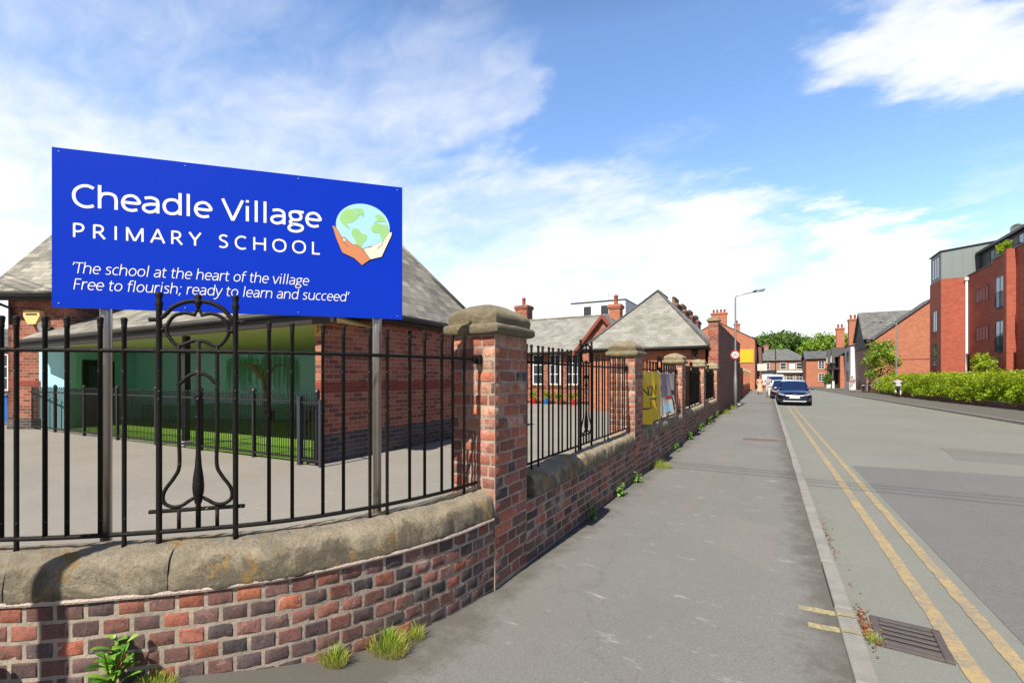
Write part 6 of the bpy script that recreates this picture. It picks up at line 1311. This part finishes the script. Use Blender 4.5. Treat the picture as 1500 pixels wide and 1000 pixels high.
    for s in 'LR': an, toe = J['an'+s], J['toe'+s]; skinmesh([[(tuple(an-Vector((0, 0, .03))+(an-toe)*.25), .045), (tuple(an.lerp(toe, .5)-Vector((0, 0, .012))), .045), (tuple(toe), .036)]], 'shoe', 'dark', t_)
    return t_
def walkpose(st=.22, lean=0, arm=.2):
    return dict(head=(0, -.03-lean*1.2, 1.58), neck=(0, -.0-lean, 1.43), chest=(0, .02-lean*.8, 1.26), pelvis=(0, .02, .95), shL=(.19, -lean, 1.38), shR=(-.19, -lean, 1.38), elL=(.25, .06+arm*.4-lean, 1.10), elR=(-.25, .06-arm*.3-lean, 1.10), wrL=(.24, .02+arm*.3-lean, .87), wrR=(-.24, -arm-lean, .89),
        hipL=(.09, .02, .90), hipR=(-.09, .02, .90), knL=(.10, -st*.55-.02, .50), knR=(-.10, st*.25, .49), anL=(.10, -st*.9, .085), anR=(-.10, st*1.2, .13), toeL=(.11, -st*.9-.17, .045), toeR=(-.11, st*1.2-.15, .04))
person('person with long dark hair in a peach dress walking on the left pavement', -.62, 48.5, R(8), walkpose(.2), 'peach', 'peach', dress=True, longhair=True, h=1.66)
person('person in grey top and pale trousers walking beside the peach dress', .05, 41.5, R(-6), walkpose(.26, .03), 'greycloth', 'palecloth', h=1.70)
person('person in mauve top and pale trousers walking past the white house end', 7.95, 60.5, R(200), walkpose(.25, .02), 'mauve', 'palecloth', h=1.68)
ride = dict(head=(0, -.36, 1.36), neck=(0, -.26, 1.27), chest=(0, -.12, 1.16), pelvis=(0, .12, .93), shL=(.19, -.2, 1.24), shR=(-.19, -.2, 1.24), elL=(.32, -.34, 1.08), elR=(-.32, -.34, 1.08), wrL=(.25, -.50, 1.03), wrR=(-.25, -.50, 1.03),
    hipL=(.10, .08, .90), hipR=(-.10, .08, .90), knL=(.14, -.26, .66), knR=(-.14, -.18, .52), anL=(.13, -.1, .32), anR=(-.13, -.02, .16), toeL=(.13, -.26, .29), toeR=(-.13, -.18, .12))
CX, CY = 9.0, 46.2
person('person in grey top and pale shorts bent forward riding a bicycle away', CX, CY, R(176), ride, 'greycloth', 'palecloth', h=1.75)
bk = thing('bicycle', 'dark bicycle ridden along the right pavement beside the hedge', 'bicycle', (CX, CY, 0), R(176))
for yv in (-.62, .44):
    w_ = MB().tube([(0, yv+.33*math.cos(a), .345+.33*math.sin(a)) for a in np.linspace(0, 2*math.pi, 28, endpoint=False)], .018, 6, closed=True).build('wheel', M['tyre'], bk, smooth=True)
    mb = MB()
    for k in range(10): a = k*math.pi/5; mb.tube([(0, yv, .345), (0, yv+.31*math.cos(a), .345+.31*math.sin(a))], .003, 4)
    mb.build('spokes', M['alloy'], w_)
MB().tube([(0, .44, .345), (0, .0, .32), (0, .16, .80), (0, .44, .345)], .016, 6).tube([(0, 0, .32), (0, -.46, .82), (0, .13, .76)], .018, 6).tube([(0, -.62, .345), (0, -.45, .90)], .016, 6).build('frame', M['navycloth'], bk, smooth=True)
MB().tube([(-.27, -.52, 1.02), (-.1, -.47, 1.0), (0, -.46, .95), (.1, -.47, 1.0), (.27, -.52, 1.02)], .014, 6).build('handlebar', M['dark'], bk, smooth=True)
MB().bbox(-.08, .08, .03, .30, .80, .86, .025).build('saddle', M['dark'], bk)
MB().lathe([(.09, -.006), (.09, .006)], (0, 0, .32), 14, 'x').tube([(-.13, -.05, .14), (-.06, 0, .32), (.06, 0, .32), (.13, -.1, .28)], .011, 6).build('pedals', M['alloy'], bk)
